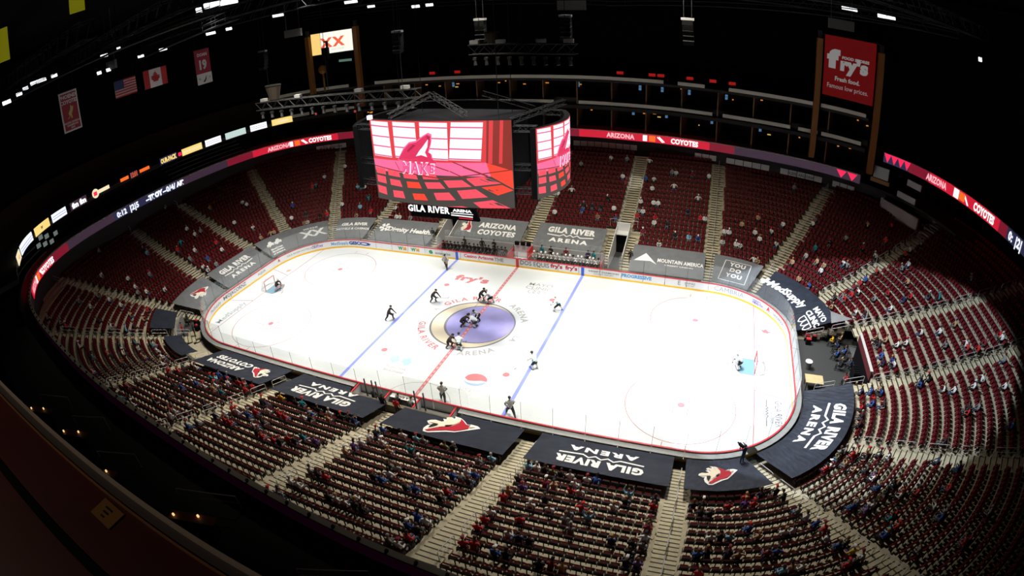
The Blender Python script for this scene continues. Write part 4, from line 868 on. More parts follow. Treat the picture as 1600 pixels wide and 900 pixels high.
p = plane_fn(A, B, 22.2, .1)(-1.9, .3); g = G(); g.ball(p, .75, 0, 12, 8); g.tube([p, (p[0], p[1], 18.9)], .15, 6); tag(g.build('balloon', mat('dull_orange', (.24, .10, .015), .7)), 'dull orange round balloon on a post under the double-X screen', 'balloon')
A, B = (34.9, 31.0), (41.1, 26.9)
t = thing('banner', 'large red grocery banner with white lettering between two pillars', 'banner', (38, 29, 24.6))
f = plane_fn(A, B, 24.6, .35); f0 = plane_fn(A, B, 24.6, .3)
BANR = mat('banner_red_glow', (.42, .008, .010), emit=.20, rough=.8, spec=.1)  # cloth colour given as a faint glow, standing in for light on it
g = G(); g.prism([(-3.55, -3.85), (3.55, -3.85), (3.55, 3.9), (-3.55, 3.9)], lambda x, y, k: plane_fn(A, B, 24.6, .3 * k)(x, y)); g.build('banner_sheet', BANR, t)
g = G(); q_ = plane_fn(A, B, 24.6, .2); g.tube([q_(-4.1, 3.95), q_(4.1, 3.95)], .06, 5); g.build('hanging_rod', SUITE, t)
BW = mat('banner_white_glow', (.80, .76, .74), emit=.24)  # lettering glows faintly like the cloth, in place of light on it
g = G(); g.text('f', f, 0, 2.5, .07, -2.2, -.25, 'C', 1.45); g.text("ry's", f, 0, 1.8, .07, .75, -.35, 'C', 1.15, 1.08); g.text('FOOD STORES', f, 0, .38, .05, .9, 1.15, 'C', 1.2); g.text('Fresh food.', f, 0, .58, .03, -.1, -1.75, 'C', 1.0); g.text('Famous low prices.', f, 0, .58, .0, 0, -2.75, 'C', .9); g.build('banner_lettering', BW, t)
# ------------------------------------------------------------------ hanging banners on the left
def hang(label, x, ya, yb, z0, z1, base):
    t = thing('hanging_banner', label, 'banner', (x, (ya + yb) / 2, z1), 'banners under the roof on the left')
    w = yb - ya; g = G(); rn = random.Random(int(ya * 10))
    g.prism([(-w / 2, 0), (w / 2, 0), (w / 2, z1 - z0), (-w / 2, z1 - z0)], lambda X, Y, k: (x + .04 * (1 - k), (ya + yb) / 2 + X, z0 + Y)); g.build('cloth', base, t)
    g = G(); g.tube([(x, ya - .1, z1 + .05), (x, yb + .1, z1 + .05)], .05, 5); g.tube([(x, ya + .3, z1), (x, ya + .3, 36.75)], .015, 3); g.tube([(x, yb - .3, z1), (x, yb - .3, 36.75)], .015, 3); g.build('pole', SUITE, t)
    return t, (lambda X, Y: (x + .09, (ya + yb) / 2 + X, z0 + Y)), w, z1 - z0
BE = .06
BM = mat('flag_maroon', (.28, .02, .04), .8); FLW = mat('flag_white', (.62, .58, .58), .8); FLR = mat('flag_red', (.42, .02, .025), .8); FB = mat('flag_blue', (.02, .03, .12), .8); FG = mat('flag_gold', (.50, .42, .12), .8)
def rc(g, f, x0, y0, x1, y1, mi=0): g.poly([(x0, y0), (x1, y0), (x1, y1), (x0, y1)], f, mi)
t, f, w, h = hang('tall maroon team banner with white border and a running figure', -36, -17.5, -15.15, 25.2, 29.42, FLW)
g = G(); rc(g, f, -w / 2 + .17, .17, w / 2 - .17, h - .17); g.build('field', BM, t)
f2 = lambda X, Y: (f(X, Y)[0] + .03, *f(X, Y)[1:])
g = G(); g.text('PHOENIX', f2, 0, .42, .04, 0, h - .72, 'C', 1.0); g.text('COYOTES', f2, 0, .42, .04, 0, h - 1.28, 'C', .92)
for k, s in enumerate(('PACIFIC DIVISION', 'CHAMPIONS', '2012')): g.text(s, f2, 0, .2, .03, 0, .85 - k * .28, 'C', .95)
g.build('lettering', FLW, t)
g = G(); g.poly([(-.5, 1.35), (-.2, 1.6), (-.3, 1.9), (.0, 2.3), (.1, 2.75), (.3, 2.5), (.45, 2.6), (.3, 2.1), (.1, 1.8), (.15, 1.4), (0, 1.3), (-.05, 1.7), (-.3, 1.4)], f2); g.build('running_figure', FG, t)
t, f, w, h = hang('striped red and white national flag with a blue canton', -36, -10.15, -7.1, 26.8, 28.7, FLW)
g = G()
for k in range(0, 13, 2): rc(g, f, -w / 2, h - (k + 1) * h / 13, w / 2, h - k * h / 13)
g.build('stripes', FLR, t); g = G(); rc(g, f2 if False else (lambda X, Y: (f(X, Y)[0] + .03, *f(X, Y)[1:])), -w / 2, h * 6 / 13, -w / 2 + w * .42, h); g.build('canton', FB, t)
t, f, w, h = hang('red and white flag with a red maple leaf', -36, -5.95, -2.5, 26.7, 28.85, FLW)
g = G(); rc(g, f, -w / 2, 0, -w * .26, h); rc(g, f, w * .26, 0, w / 2, h); g.build('red_bars', FLR, t)
leaf = [(0, .28), (.04, .55), (.38, .5), (.32, .62), (.68, .92), (.58, .98), (.64, 1.22), (.42, 1.17), (.36, 1.28), (.2, 1.1), (.26, 1.5), (.14, 1.44), (0, 1.75)]
g = G(); g.poly(leaf + [(-a, b) for a, b in leaf[::-1][1:]], lambda X, Y: (f(X, Y + .1)[0], *f(X, Y + .1)[1:])); g.build('maple_leaf', FLR, t)
t, f, w, h = hang('red retired-number banner reading 19 with a white lower panel', -36, 2.1, 4.6, 25.25, 29.65, BM)
g = G(); g.text('19', f, 0, 1.25, .05, 0, h - 2.55, 'C', .9); g.text('DOAN', f, 0, .42, .04, 0, h - .85, 'C', 1.0); rc(g, f, -w / 2, 0, w / 2, 1.35); g.build('white_print', FLW, t)
f3 = lambda X, Y: (f(X, Y)[0] + .03, *f(X, Y)[1:])
g = G(); g.poly([(-.35, .3), (0, .55), (.3, 1.05), (.25, .6), (.1, .35), (-.1, .2)], f3); g.text('95', f3, 0, .22, .03, -.85, .6); g.text('17', f3, 0, .22, .03, .85, .6); g.build('dark_print', PBLK, t)
# ------------------------------------------------------------------ centre-hung scoreboard
sb = thing('scoreboard', 'centre-hung scoreboard with glowing pink curved screens', 'scoreboard', (.25, 0, 17.5))
FRM = mat('frame_black', (.004, .004, .005), .9, spec=.05); TRS = mat('truss_grey', (.014, .014, .016), .7, spec=.15)
def scr(side, hw, bulge, near, z0, z1):
    """point on a convex screen; u -1..1 across as seen from outside, v 0..1 downwards; d pushes outward"""
    def fn(u, v, d=0):
        b = near + bulge * (1 - u * u) + d; x = u * hw; z = z1 + (z0 - z1) * v
        return {'n': (.25 + x, -b, z), 'f': (.25 - x, b, z), 'r': (.25 + b, x, z), 'l': (.25 - b, -x, z)}[side]
    return fn
def screen_body(fn, parent):
    g = G(); n = 20; vs = []; fc = []
    for lay in (0, -.45):
        for i in range(n + 1):
            for v in (0, 1): vs.append(fn(-1 + 2 * i / n, v, lay))
    N = 2 * (n + 1)
    for i in range(n):
        a = 2 * i; fc += [(a, a + 1, a + 3, a + 2), (N + a, N + a + 2, N + a + 3, N + a + 1), (a, a + 2, N + a + 2, N + a), (a + 1, N + a + 1, N + a + 3, a + 3)]
    fc += [(0, N, N + 1, 1), (2 * n, 2 * n + 1, N + 2 * n + 1, N + 2 * n)]
    g.add(vs, fc); return g.build('led_screen', FRM, parent)
def E_(name, col, e=1.0): return led('picture_' + name, col, e)
PW_, PPK, PRS, PDR, PTI, PTH, PTR, PBR, PLOG, PLGD = E_('white', (1, .86, .97), 1.15), E_('pink', (.90, .10, .30)), E_('red', (.80, .045, .055)), E_('dark_red', (.28, .022, .014)), E_('tile', (1., .085, .13)), E_('hot', (1., .16, .36)), E_('orange', (1., .06, .03)), E_('bar', (.85, .09, .24)), E_('logo', (.80, .03, .12)), E_('logo_dark', (.42, .01, .06))
PM = [PW_, PPK, PRS, PDR, PTI, PTH, PTR, PBR, PLOG, PLGD, E_('floor_grey', (.062, .052, .045))]
def lay_picture(fn, parent):
    def uv(x, y, d):
        v = (y - 80) / 620.; xl = 78 + 100 * v; xr = 1106 + 60 * v
        return fn(max(-1, min(1, -1 + 2 * (x - xl) / (xr - xl))), max(0, min(1, v)), d)
    g = G()
    def q(pts, mi, d=.012, n=8):
        (x0, y0), (x1, y1), (x2, y2), (x3, y3) = pts               # top-left, top-right, bottom-right, bottom-left, cut into strips to follow the curve
        for i in range(n):
            a, b = i / n, (i + 1) / n
            g.quad(uv(x0 + (x1 - x0) * a, y0 + (y1 - y0) * a, d), uv(x0 + (x1 - x0) * b, y0 + (y1 - y0) * b, d), uv(x3 + (x2 - x3) * b, y3 + (y2 - y3) * b, d), uv(x3 + (x2 - x3) * a, y3 + (y2 - y3) * a, d), mi)
    q(((78, 80), (1106, 80), (1166, 700), (178, 700)), 10, .006, 20)
    q(((78, 80), (960, 80), (975, 385), (130, 385)), 2, .010, 16)
    q(((960, 80), (1110, 80), (1135, 430), (975, 375)), 3, .010, 4)
    for a, b in ((975, 1000), (1040, 1060)): q(((a, 80), (b, 80), (b + 12, 380), (a + 12, 380)), 2, .012, 2)
    for x0, x1, sl in ((92, 255, 48), (295, 478, 38), (512, 710, 22), (735, 940, 2)):
        q(((x0, 88), (x1, 92), (x1 + sl, 360), (x0 + sl, 355)), 0, .014)
        for y in (118, 195, 270, 342): q(((x0 + sl * (y - 88) / 270, y), (x1 + sl * (y - 88) / 270, y + 6), (x1 + sl * (y - 80) / 270, y + 15), (x0 + sl * (y - 80) / 270, y + 9)), 7, .018)
    q(((130, 380), (975, 372), (1010, 470), (150, 470)), 5, .012, 16); q(((975, 372), (1135, 430), (1150, 560), (1010, 470)), 6, .012, 4)
    for pts in (((150, 448), (240, 452), (250, 498), (160, 494)), ((262, 452), (362, 456), (378, 506), (274, 500)), ((395, 460), (500, 464), (520, 510), (408, 508)), ((545, 462), (640, 460), (672, 500), (560, 505)), ((162, 508), (245, 514), (258, 570), (172, 564)), ((285, 526), (375, 530), (398, 580), (296, 574)), ((430, 532), (528, 530), (552, 576), (442, 580)), ((570, 526), (680, 520), (722, 566), (595, 574)), ((705, 505), (830, 498), (895, 545), (745, 558)), ((850, 485), (965, 470), (1075, 520), (915, 540)), ((170, 590), (252, 598), (264, 660), (184, 650)), ((315, 614), (402, 612), (424, 668), (326, 668)), ((480, 620), (572, 616), (602, 664), (498, 668)), ((640, 602), (748, 592), (796, 648), (665, 656)), ((800, 576), (922, 562), (1000, 620), (838, 636)), ((955, 548), (1080, 530), (1150, 570), (1060, 606)), ((735, 700), (840, 690), (880, 715), (745, 718)), ((910, 660), (1030, 640), (1140, 705), (960, 720))):
        q(pts, 6 if pts[0][0] in (480, 430, 955) else 4, .016, 4)
    for (a, b), (c, d) in (((140, 432), (700, 490)), ((330, 385), (370, 445)), ((745, 432), (860, 486)), ((640, 400), (740, 432)), ((830, 400), (1000, 470)), ((690, 488), (1130, 420)), ((760, 365), (990, 462))):
        q(((a, b), (c, d), (c, d + 7), (a, b + 7)), 3, .02, 12)
    for x, mi in ((1012, 3),): pass
    L = [(362, 365), (405, 290), (445, 245), (500, 232), (545, 195), (580, 172), (605, 185), (606, 240), (590, 300), (612, 310), (620, 345), (655, 372), (640, 400), (560, 395), (480, 385), (400, 372)]
    L2 = [(505, 332), (530, 290), (552, 262), (590, 205), (588, 260), (572, 300), (590, 335), (545, 322)]
    L3 = [(435, 292), (478, 248), (500, 252), (470, 282), (440, 305)]
    for pts, mi, d in (([(x + (x - 500) * .05, y - (12 if y < 300 else -6)) for x, y in L], 5, .08), (L, 8, .12), (L2, 0, .17), (L3, 9, .17), ([(575, 180), (600, 188), (600, 215), (585, 205)], 9, .17)): g.poly(pts, lambda x, y, d=d: uv(x, y, d), mi)
    x = 408
    for ch in 'MAKE':
        for mi, d in ((0, .19), (1, .24)):
            hh = 84 if ch != 'E' else 66; k_ = 1.16 if mi == 0 else 1.0; vs, fc, wd = glyphs(ch, .035); g.add([uv(x + wd * hh * .36 + (p[0] - wd / 2) * hh * .72 * k_ + (0 if mi else 2), (362 if ch != 'E' else 372) + hh * (.68 - (p[1] - .5) * k_), d) for p in vs], fc, mi)
        x += glyphs(ch, .05)[2] * 84 * .72 + 10
    return g.build('screen_picture', PM, parent)
for side, hw, bu, near, z0, z1 in (('n', 6.25, .9, 4.0, 14.0, 20.95), ('r', 4.0, 1.25, 8.1, 14.85, 20.35), ('f', 6.25, .9, 4.0, 14.0, 20.95), ('l', 4.0, 1.25, 8.1, 14.85, 20.35)):
    fn = scr(side, hw, bu, near, z0, z1); b = screen_body(fn, sb)
    if side in 'nr': lay_picture(fn, b)
def truss(g, a, b, s=.5, mi=0, n=None, r=.035, k=4):
    a, b = Vector(a), Vector(b); d = (b - a); L = d.length; d.normalize()
    e = d.cross(Vector((0, 0, 1))); e = e.normalized() if e.length > .1 else Vector((1, 0, 0)); f = e.cross(d).normalized(); n = n or max(2, int(L / s))
    cs = [(e * i + f * j) * s / 2 for i, j in ((-1, -1), (1, -1), (1, 1), (-1, 1))]
    for c in cs: g.tube([a + c, b + c], r, k, mi)
    for i in range(n):
        p, q = a + d * L * i / n, a + d * L * (i + 1) / n
        for j in range(4):
            c0, c1 = cs[j], cs[(j + 1) % 4]
            g.tube([p + (c0 if i % 2 else c1), q + (c1 if i % 2 else c0)], r * .6, 3, mi, cap=False)
    return g
g = G(); g.box((.25, 0, 17.4), (10.5, 5.0, 6.2)); g.build('core_frame', FRM, sb)
for z in (15.3, 17.2, 20.2):
    for sx in (-1, 1):
        for sy in (-1, 1): g = G(); truss(g, (.25 + sx * 5.9, sy * 3.6, z), (.25 + sx * 8.0, sy * 3.3, z), .45); g.build('truss_arm', TRS, sb)
for a, b in (((-4.6, -3.2, 21.0), (-2.2, 0, 22.3)), ((-2.2, 0, 22.3), (2.5, -3.2, 21.1)), ((6.0, -2.8, 20.6), (9.2, 1.0, 21.6)), ((6.0, 2.8, 20.6), (2.6, 0, 22.3))): g = G(); truss(g, a, b, .4); g.build('top_truss', TRS, sb)
for x, y in ((-4, -1.5), (4.5, -1.5), (-4, 1.5), (4.5, 1.5)): g = G(); g.tube([(x, y, 20.5), (x, y, 36.75)], .03, 4); g.build('hoist_cable', TRS, sb)
g = G(); g.box((-5.7, -4.35, 21.2), (.35, .35, .35)); g.build('white_lamp', led('led_lamp', (.9, .93, 1), 1.3), sb)
g = G(); g.prism([(-3.7, 11.95), (2.75, 11.95), (2.4, 13.05), (-3.9, 13.05)], lambda x, y, k: (x, -2.3 - .3 * k, y)); g.build('lower_panel', FRM, sb)
g = G(); w_ = lambda x, y: (x, -2.63, y); g.text('GILA RIVER', w_, 0, .62, .04, -1.95, 12.42, 'C', .92, 1.1); g.text('ARENA', w_, 0, .26, .05, 1.25, 12.68, 'C', 1.6); g.poly([(.2, 12.52), (2.25, 12.52), (2.25, 12.59), (.2, 12.59)], w_, 0); g.poly([(.2, 12.32), (2.2, 12.28), (2.2, 12.38), (.2, 12.42)], w_, 0); g.poly([(.9, 12.1), (2.2, 12.1), (2.2, 12.2), (.9, 12.2)], w_, 1); g.build('panel_lettering', [LW, LR], sb)
# ------------------------------------------------------------------ lighting trusses, hung speakers, roof steel, lamps
BR = mat('truss_bright', (.028, .028, .03), .7, spec=.2)
def lamp_head(p, parent, name='moving_light'):
    g = G(); g.box((p[0], p[1], p[2]), (.3, .3, .22)); g.tube([(p[0], p[1], p[2] - .1), (p[0] + .08, p[1] - .1, p[2] - .55)], [.12, .17], 6); return g.build(name, mat('lamp_body', (.02, .02, .022), .6), parent)
def light_truss(label, a, b, n, red=()):
    t = thing('lighting_truss', label, 'truss', a); g = G(); truss(g, a, b, .8, r=.05); g.build('truss_frame', BR, t)
    a, b = Vector(a), Vector(b)
    for i in range(n): p = a.lerp(b, (i + .5) / n); lamp_head((p.x, p.y - .2, p.z - .75), t)
    for f in red: p = a.lerp(b, f); g = G(); g.ball((p.x, p.y - .4, p.z - 1.3), .12, 0, 8, 6); g.build('red_lamp', LAMPR, t)
    for f in (.1, .5, .9): p = a.lerp(b, f); g = G(); g.tube([p, (p.x, p.y, 36.75)], .03, 3); g.build('hoist_cable', TRS, t)
    for f in (.05, .3, .68, .93): p = a.lerp(b, f); g = G(); g.box((p.x, p.y, p.z + .62), (.75, .4, .3)); g.build('cable_box', mat('box_grey', (.42, .42, .42), .5), t)
    return t
light_truss('long lighting truss with black moving lights left of the scoreboard', (-23.2, 0, 22.1), (-3.3, 0, 22.4), 14, (.42, .66))
light_truss('short lighting truss high above the scoreboard', (1.7, 0, 26.0), (10.5, 0, 26.0), 9)
def funnel(label, x, y, z, s=1.0):
    t = thing('cable_basket', label, 'basket', (x, y, z)); g = G(); n = 10; vs = []
    for k, (r, zz) in enumerate(((.62, 0), (1.0, 1.5), (.92, 1.5), (.55, .05))): vs += [(x + r * s * math.cos(2 * math.pi * i / n) * 1.05, y + r * s * .6 * math.sin(2 * math.pi * i / n), z + zz * s) for i in range(n)]
    fc = [(k * n + i, k * n + (i + 1) % n, (k + 1) * n + (i + 1) % n, (k + 1) * n + i) for k in range(3) for i in range(n)] + [tuple(range(n))[::-1]]
    g.add(vs, fc); g.build('basket', mat('basket_brown', (.05, .035, .026), .9), t); g = G(); g.tube([(x + 1.02 * s * math.cos(2 * math.pi * i / 16), y + .61 * s * math.sin(2 * math.pi * i / 16), z + 1.5 * s) for i in range(16)], .05, 4, closed=True); g.build('rim', BR, t)
funnel('brown cable basket with pale rim on the long lighting truss', -20.6, 0, 22.7); funnel('small cable basket on the short lighting truss', 3.6, 0, 26.5, .6)
for k, (x, y, z, lab) in enumerate(((-10.0, 8, 27.8, 'hung speaker column left of the scoreboard cables'), (-.8, 8, 28.4, 'hung speaker column above the screen'), (7.5, 8, 28.5, 'hung speaker column right of the short truss'), (-29.6, 8, 27.7, 'hung speaker column left of the double-X screen'), (18.4, 8, 28.6, 'hung speaker column in the right roof'))):
    t = thing('hung_speaker', lab, 'speaker', (x, y, z), 'hung speakers'); g = G(); g.box((x, y, z), (1.15, .5, .22)); g.build('bumper', mat('bumper_white', (.25, .25, .25), .6), t)
    for j in range(5): g = G(); g.box((x + (j * .03), y - .02 * j * j, z - .38 - j * .42), (.95, .7, .38), 0, Matrix.Rotation(math.radians(j * 4), 3, 'X')); g.build('speaker_box', BLACK, t)
    g = G(); [g.tube([(x + d, y, z), (x + d, y, 36.75)], .02, 3) for d in (-.35, .35)]; g.build('cable', TRS, t)
for k, (x, y, z, w, lab) in enumerate(((8.1, 8, 29.5, 2.6, 'grey panel hung under the roof centre'), (-24.2, 8, 29.25, 2.6, 'grey panel above the double-X screen'), (-33.5, -11.5, 30.6, 2.0, 'grey panel hung by the left catwalk'), (32.1, 8, 29.8, 2.4, 'grey panel above the red grocery banner'))):
    g = G(); g.box((x, y, z), (w, .3, .9)); g.tube([(x - w * .4, y, z), (x - w * .4, y, 36.75)], .02, 3); g.tube([(x + w * .4, y, z), (x + w * .4, y, 36.75)], .02, 3); tag(g.build('hung_panel', mat('panel_grey', (.12, .12, .115), .7)), lab, 'panel')  # plain grey panels hung under the roof
RS = mat('roof_steel', (.022, .022, .024), .8, spec=.1)
for k, (a, b) in enumerate((((-48, -20, 33), (-14, -24, 33)), ((-50, -8, 33.2), (-10, -18, 33.2)), ((-50, 4, 33), (10, -6, 33)), ((-44, 16, 33), (20, 4, 33)), ((-30, 26, 32.5), (46, 10, 32.5)), ((-10, 31, 32), (46, 22, 32)), ((22, -12, 32.5), (50, 14, 32.5)))):
    g = G(); truss(g, a, b, 1.3, r=.07); tag(g.build('roof_truss', RS), 'dark steel roof truss, %s under the black ceiling' % ('leftmost over the near left corner', 'second from the left end', 'crossing the left banners', 'behind the left banners', 'crossing the far middle', 'along the far wall', 'over the right end')[k], 'truss')
for k, (a, b) in enumerate((((-44, -23, 30.4), (-5, -20, 31.3)), ((-49, 2, 30.6), (-12, -12, 31.2)), ((-36, 24, 31), (10, 26, 29.6)), ((8, 26, 29.6), (44, 8, 31)))):
    g = G(); a, b = Vector(a), Vector(b); d = (b - a).normalized(); e = d.cross(Vector((0, 0, 1)))
    g.bar(a, b, .9, .06)
    for s in (-.45, .45):
        for z in (.5, 1.0): g.tube([a + e * s + Vector((0, 0, z)), b + e * s + Vector((0, 0, z))], .03, 4)
        for i in range(12): p = a.lerp(b, i / 11) + e * s; g.tube([p, p + Vector((0, 0, 1.0))], .02, 3)
    tag(g.build('catwalk', RS), 'dark catwalk with rails hung under the roof, %s' % ('near left', 'left middle', 'far left of centre', 'far right of centre')[k], 'catwalk')
LAMPS = [(-36.1, -19.6, 31.5, 1.9), (-35.8, -17.7, 31.5, .7), (-42.2, -19, 31.5, .7), (-37.8, -21.5, 31, .7), (-30.9, -25.4, 30.5, .9), (-37.3, -10.2, 32, .9), (-34.8, -12.5, 30.2, .5), (-33.8, -11.8, 30.2, .5), (-31.3, -11.6, 32, .4), (-46.8, 1, 31, .9), (-41.5, 1.3, 31, 1.1), (-7.8, -18.5, 32, 1.2), (-5.7, -18.9, 32, 2.2), (-37.2, 6.3, 31.5, 1.3), (-34.3, 7, 31.5, .8), (-30.7, 12.6, 32, 1.5), (-19.9, 14, 32, 1.6), (-26, 27.2, 31.5, 1.1), (-14.3, 19.6, 30.5, 1.0), (-12.0, 18.9, 30.5, .9), (36.2, 22.6, 32, 1.9), (37.8, 12.6, 31.5, 1.9), (43.1, 1.1, 29.6, .3)]
LAMPS.sort(key=lambda l: (Vector(l[:3]) - CAM).dot(RX) / (Vector(l[:3]) - CAM).dot(FW))
for k, (x, y, z, w) in enumerate(LAMPS):
    t = thing('roof_lamp', 'bright white floodlight under the roof, %s from the left' % ordn(k + 1), 'lamp', (x, y, z), 'catwalk floodlights')
    d = (CAM - Vector((x, y, z))); d.z = 0; d.normalize(); R = Matrix.Rotation(math.atan2(d.y, d.x) - math.pi / 2 + .3, 3, 'Z') @ Matrix.Rotation(math.radians(28), 3, 'X')
    g = G(); g.box((x, y, z), (w, .12, .34), 0, R); g.build('lit_face', led('lamp_glow', (.92, .95, 1), 1.6), t)
    g = G(); c = R @ Vector((0, -.22, .06)); g.box((x + c.x, y + c.y, z + c.z), (w + .12, .3, .46), 0, R); g.tube([(x, y, z), (x, y, 36.75)], .03, 4); g.build('housing', FRM, t)
# yellow hanging signs cut by the left edge of the picture
for (x, y, z), w, h, lab in (((-13.6, -25.0, 34.9), 1.1, 1.3, 'dim yellow-green lit panel high under the roof, upper one'), ((-16.5, -29.9, 33.9), 1.0, 2.2, 'dim yellow-green lit panel high under the roof, lower one')):
    t = thing('lit_panel', lab, 'sign', (x, y, z)); g = G(); g.box((x, y, z), (w, .15, h), 0, Matrix.Rotation(math.radians(62), 3, 'Z')); g.build('panel_face', led('led_olive', (.12, .115, .003)), t); g = G(); g.tube([(x, y, z + h / 2), (x, y, 36.75)], .03, 4); g.build('hanger', RS, t)
# ------------------------------------------------------------------ press-level ledge in front of the camera
led_t = thing('press_ledge', 'dark red press counter with a metal lip in the bottom left corner', 'counter', (14, -42.3, 28.0))
g = G(); g.box((13, -43.2, 27.97), (24, 2.40, .06)); g.build('counter_top', mat('counter_red', (.10, .003, .003), .6, noise=.15, scale=6), led_t)
g = G(); g.box((13, -41.985, 28.012), (24, .012, .024)); g.box((13, -42.030, 28.008), (24, .004, .016), 1); g.box((13, -42.008, 28.004), (24, .040, .006), 2); g.build('metal_lip', [mat('lip_pale', (.85, .72, .62), .4), mat('lip_tan', (.50, .22, .10), .5), mat('lip_grey', (.14, .12, .12), .5)], led_t)
g = G(); g.box((13, -42.262, 28.003), (24, .034, .006)); g.build('black_stripe', BLACK, led_t)
g = G(); g.box((13, -42.1, 13.9), (24, .2, 28.0)); g.build('front_panel', BLACK, led_t)
t = thing('seat_note', 'small tan seat label with faint print on the red counter', 'note', (19.77, -42.085, 28.002))
R = Matrix.Rotation(math.radians(-2), 3, 'Z'); g = G(); g.box((19.77, -42.085, 28.003), (.125, .075, .003), 0, R); g.build('paper', mat('note_tan', (.42, .20, .04), .7), t)
g = G(); [g.box((19.765, -42.07 - k * .017, 28.0055), (.04 - .01 * k, .006, .001), 0, R) for k in range(3)]; g.build('print', PBLK, t)
# near-side suite terrace seen from above
for k, (x, y, w) in enumerate(((-14.5, -34.2, 3.0), (-9.3, -33.9, 2.6), (2.6, -34.0, 3.2), (10.4, -34.6, 2.6), (-4.5, -34.8, 2.6))):
    t = thing('suite_railing', 'steel railing on the dark near-side suite terrace, %s' % ('far left', 'left of the orange counter', 'near the bottom centre', 'rightmost', 'middle')[k], 'railing', (x, y, 10.65))
    z = 10.65; g = G(); g.tube([(x - w / 2, y - .6, z), (x - w / 2, y - .6, z + .95), (x + w / 2, y + .6, z + .95), (x + w / 2, y + .6, z)], .03, 5); g.tube([(x - w / 2, y - .6, z + .5), (x + w / 2, y + .6, z + .5)], .022, 4); g.build('rail', RAILM, t)
    t = thing('suite_counter_top', 'dull orange drink counter on the near-side suite terrace, %s' % ('far left', 'left', 'bottom centre', 'rightmost', 'middle')[k], 'counter', (x + .6, y - 1.6, 10.65))
    g = G(); g.box((x + .6, y - 1.5, z + 1.0), (w * .8, .5, .06), 0, Matrix.Rotation(math.radians(20), 3, 'Z')); g.build('top', mat('counter_orange', (.22, .06, .015), .6), t); g = G(); g.box((x + .6, y - 1.5, z + .5), (w * .7, .3, 1.0), 0, Matrix.Rotation(math.radians(20), 3, 'Z')); g.build('base', SUITE, t)
    g = G(); g.box((x - .3, y - 1.9, z + 1.12), (.09, .09, .12)); g.box((x + .9, y - 1.3, z + 1.12), (.09, .09, .12)); g.build('tea_light', led('candle', (1, .7, .3), 1.0), t)
# ------------------------------------------------------------------ people: one continuous skinned body per pose, clothing colours by slot
SKIN = mat('skin', (.52, .30, .20), .6); SHOE = mat('shoe_dark', (.03, .03, .035), .6)
CL = {k: mat('cloth_' + n, c, .85) for k, (n, c) in dict(w=('white', (.72, .72, .72)), k=('black', (.014, .014, .016)), g=('grey', (.22, .23, .24)), r=('red', (.50, .015, .02)), m=('maroon', (.20, .012, .03)), t=('teal', (.01, .22, .26)), b=('blue', (.02, .08, .34)), n=('navy', (.015, .025, .09)), y=('yellow', (.75, .45, .02)), p=('purple', (.12, .05, .26)), o=('tan', (.45, .28, .16)), c=('light_blue', (.22, .50, .70)), s=('pink', (.80, .32, .40)), e=('olive', (.16, .17, .08))).items()}
CN = dict(w='white', k='black', g='grey', r='red', m='maroon', t='teal', b='blue', n='navy', y='yellow', p='purple', o='tan', c='light blue', s='pink', e='olive')
JEAN = mat('denim', (.05, .08, .16), .85); PANTD = mat('trousers_dark', (.015, .015, .018), .85); PANTG = mat('trousers_grey', (.12, .12, .12), .85)
HAIRS = [mat('hair_dark', (.015, .010, .008), .6), mat('hair_brown', (.09, .045, .02), .6), mat('hair_blond', (.38, .24, .09), .6), mat('hair_grey', (.30, .29, .28), .6)]
def skin_body(name, nodes, bones, nslots, sub=1):
    """grow one closed surface round a skeleton. nodes: name -> (x, y, z, radius); bones: (a, b, slot). The first node is the pelvis."""
    names = list(nodes); idx = {n: i for i, n in enumerate(names)}
    me = bpy.data.meshes.new('skeleton'); me.from_pydata([nodes[n][:3] for n in names], [(idx[a], idx[b]) for a, b, s in bones], [])
    o = bpy.data.objects.new('skeleton', me); COL.objects.link(o)
    md = o.modifiers.new('skin', 'SKIN'); md.branch_smoothing = .4
    for i, n in enumerate(names):
        v = me.skin_vertices[0].data[i]; r = nodes[n][3]; v.radius = r if isinstance(r, tuple) else (r, r); v.use_root = (i == 0)
    if sub: s = o.modifiers.new('sub', 'SUBSURF'); s.levels = sub; s.render_levels = sub
    dg = bpy.context.evaluated_depsgraph_get(); out = bpy.data.meshes.new_from_object(o.evaluated_get(dg)); out.name = name
    bpy.data.objects.remove(o); bpy.data.meshes.remove(me)
    segs = [(Vector(nodes[a][:3]), Vector(nodes[b][:3]), s, (nodes[a][3] if not isinstance(nodes[a][3], tuple) else nodes[a][3][0])) for a, b, s in bones]
    mi = []
    for p in out.polygons:
        c = p.center; best = (1e9, 0)
        for a, b, s, r in segs:
            d = b - a; t = max(0, min(1, (c - a).dot(d) / max(1e-9, d.length_squared))); e = (c - (a + d * t)).length - r * .35
            if e < best[0]: best = (e, s)
        mi.append(best[1])
    out.materials.clear()
    for k in range(nslots): out.materials.append(None)
    out.polygons.foreach_set('material_index', mi); out.polygons.foreach_set('use_smooth', [True] * len(mi)); return out
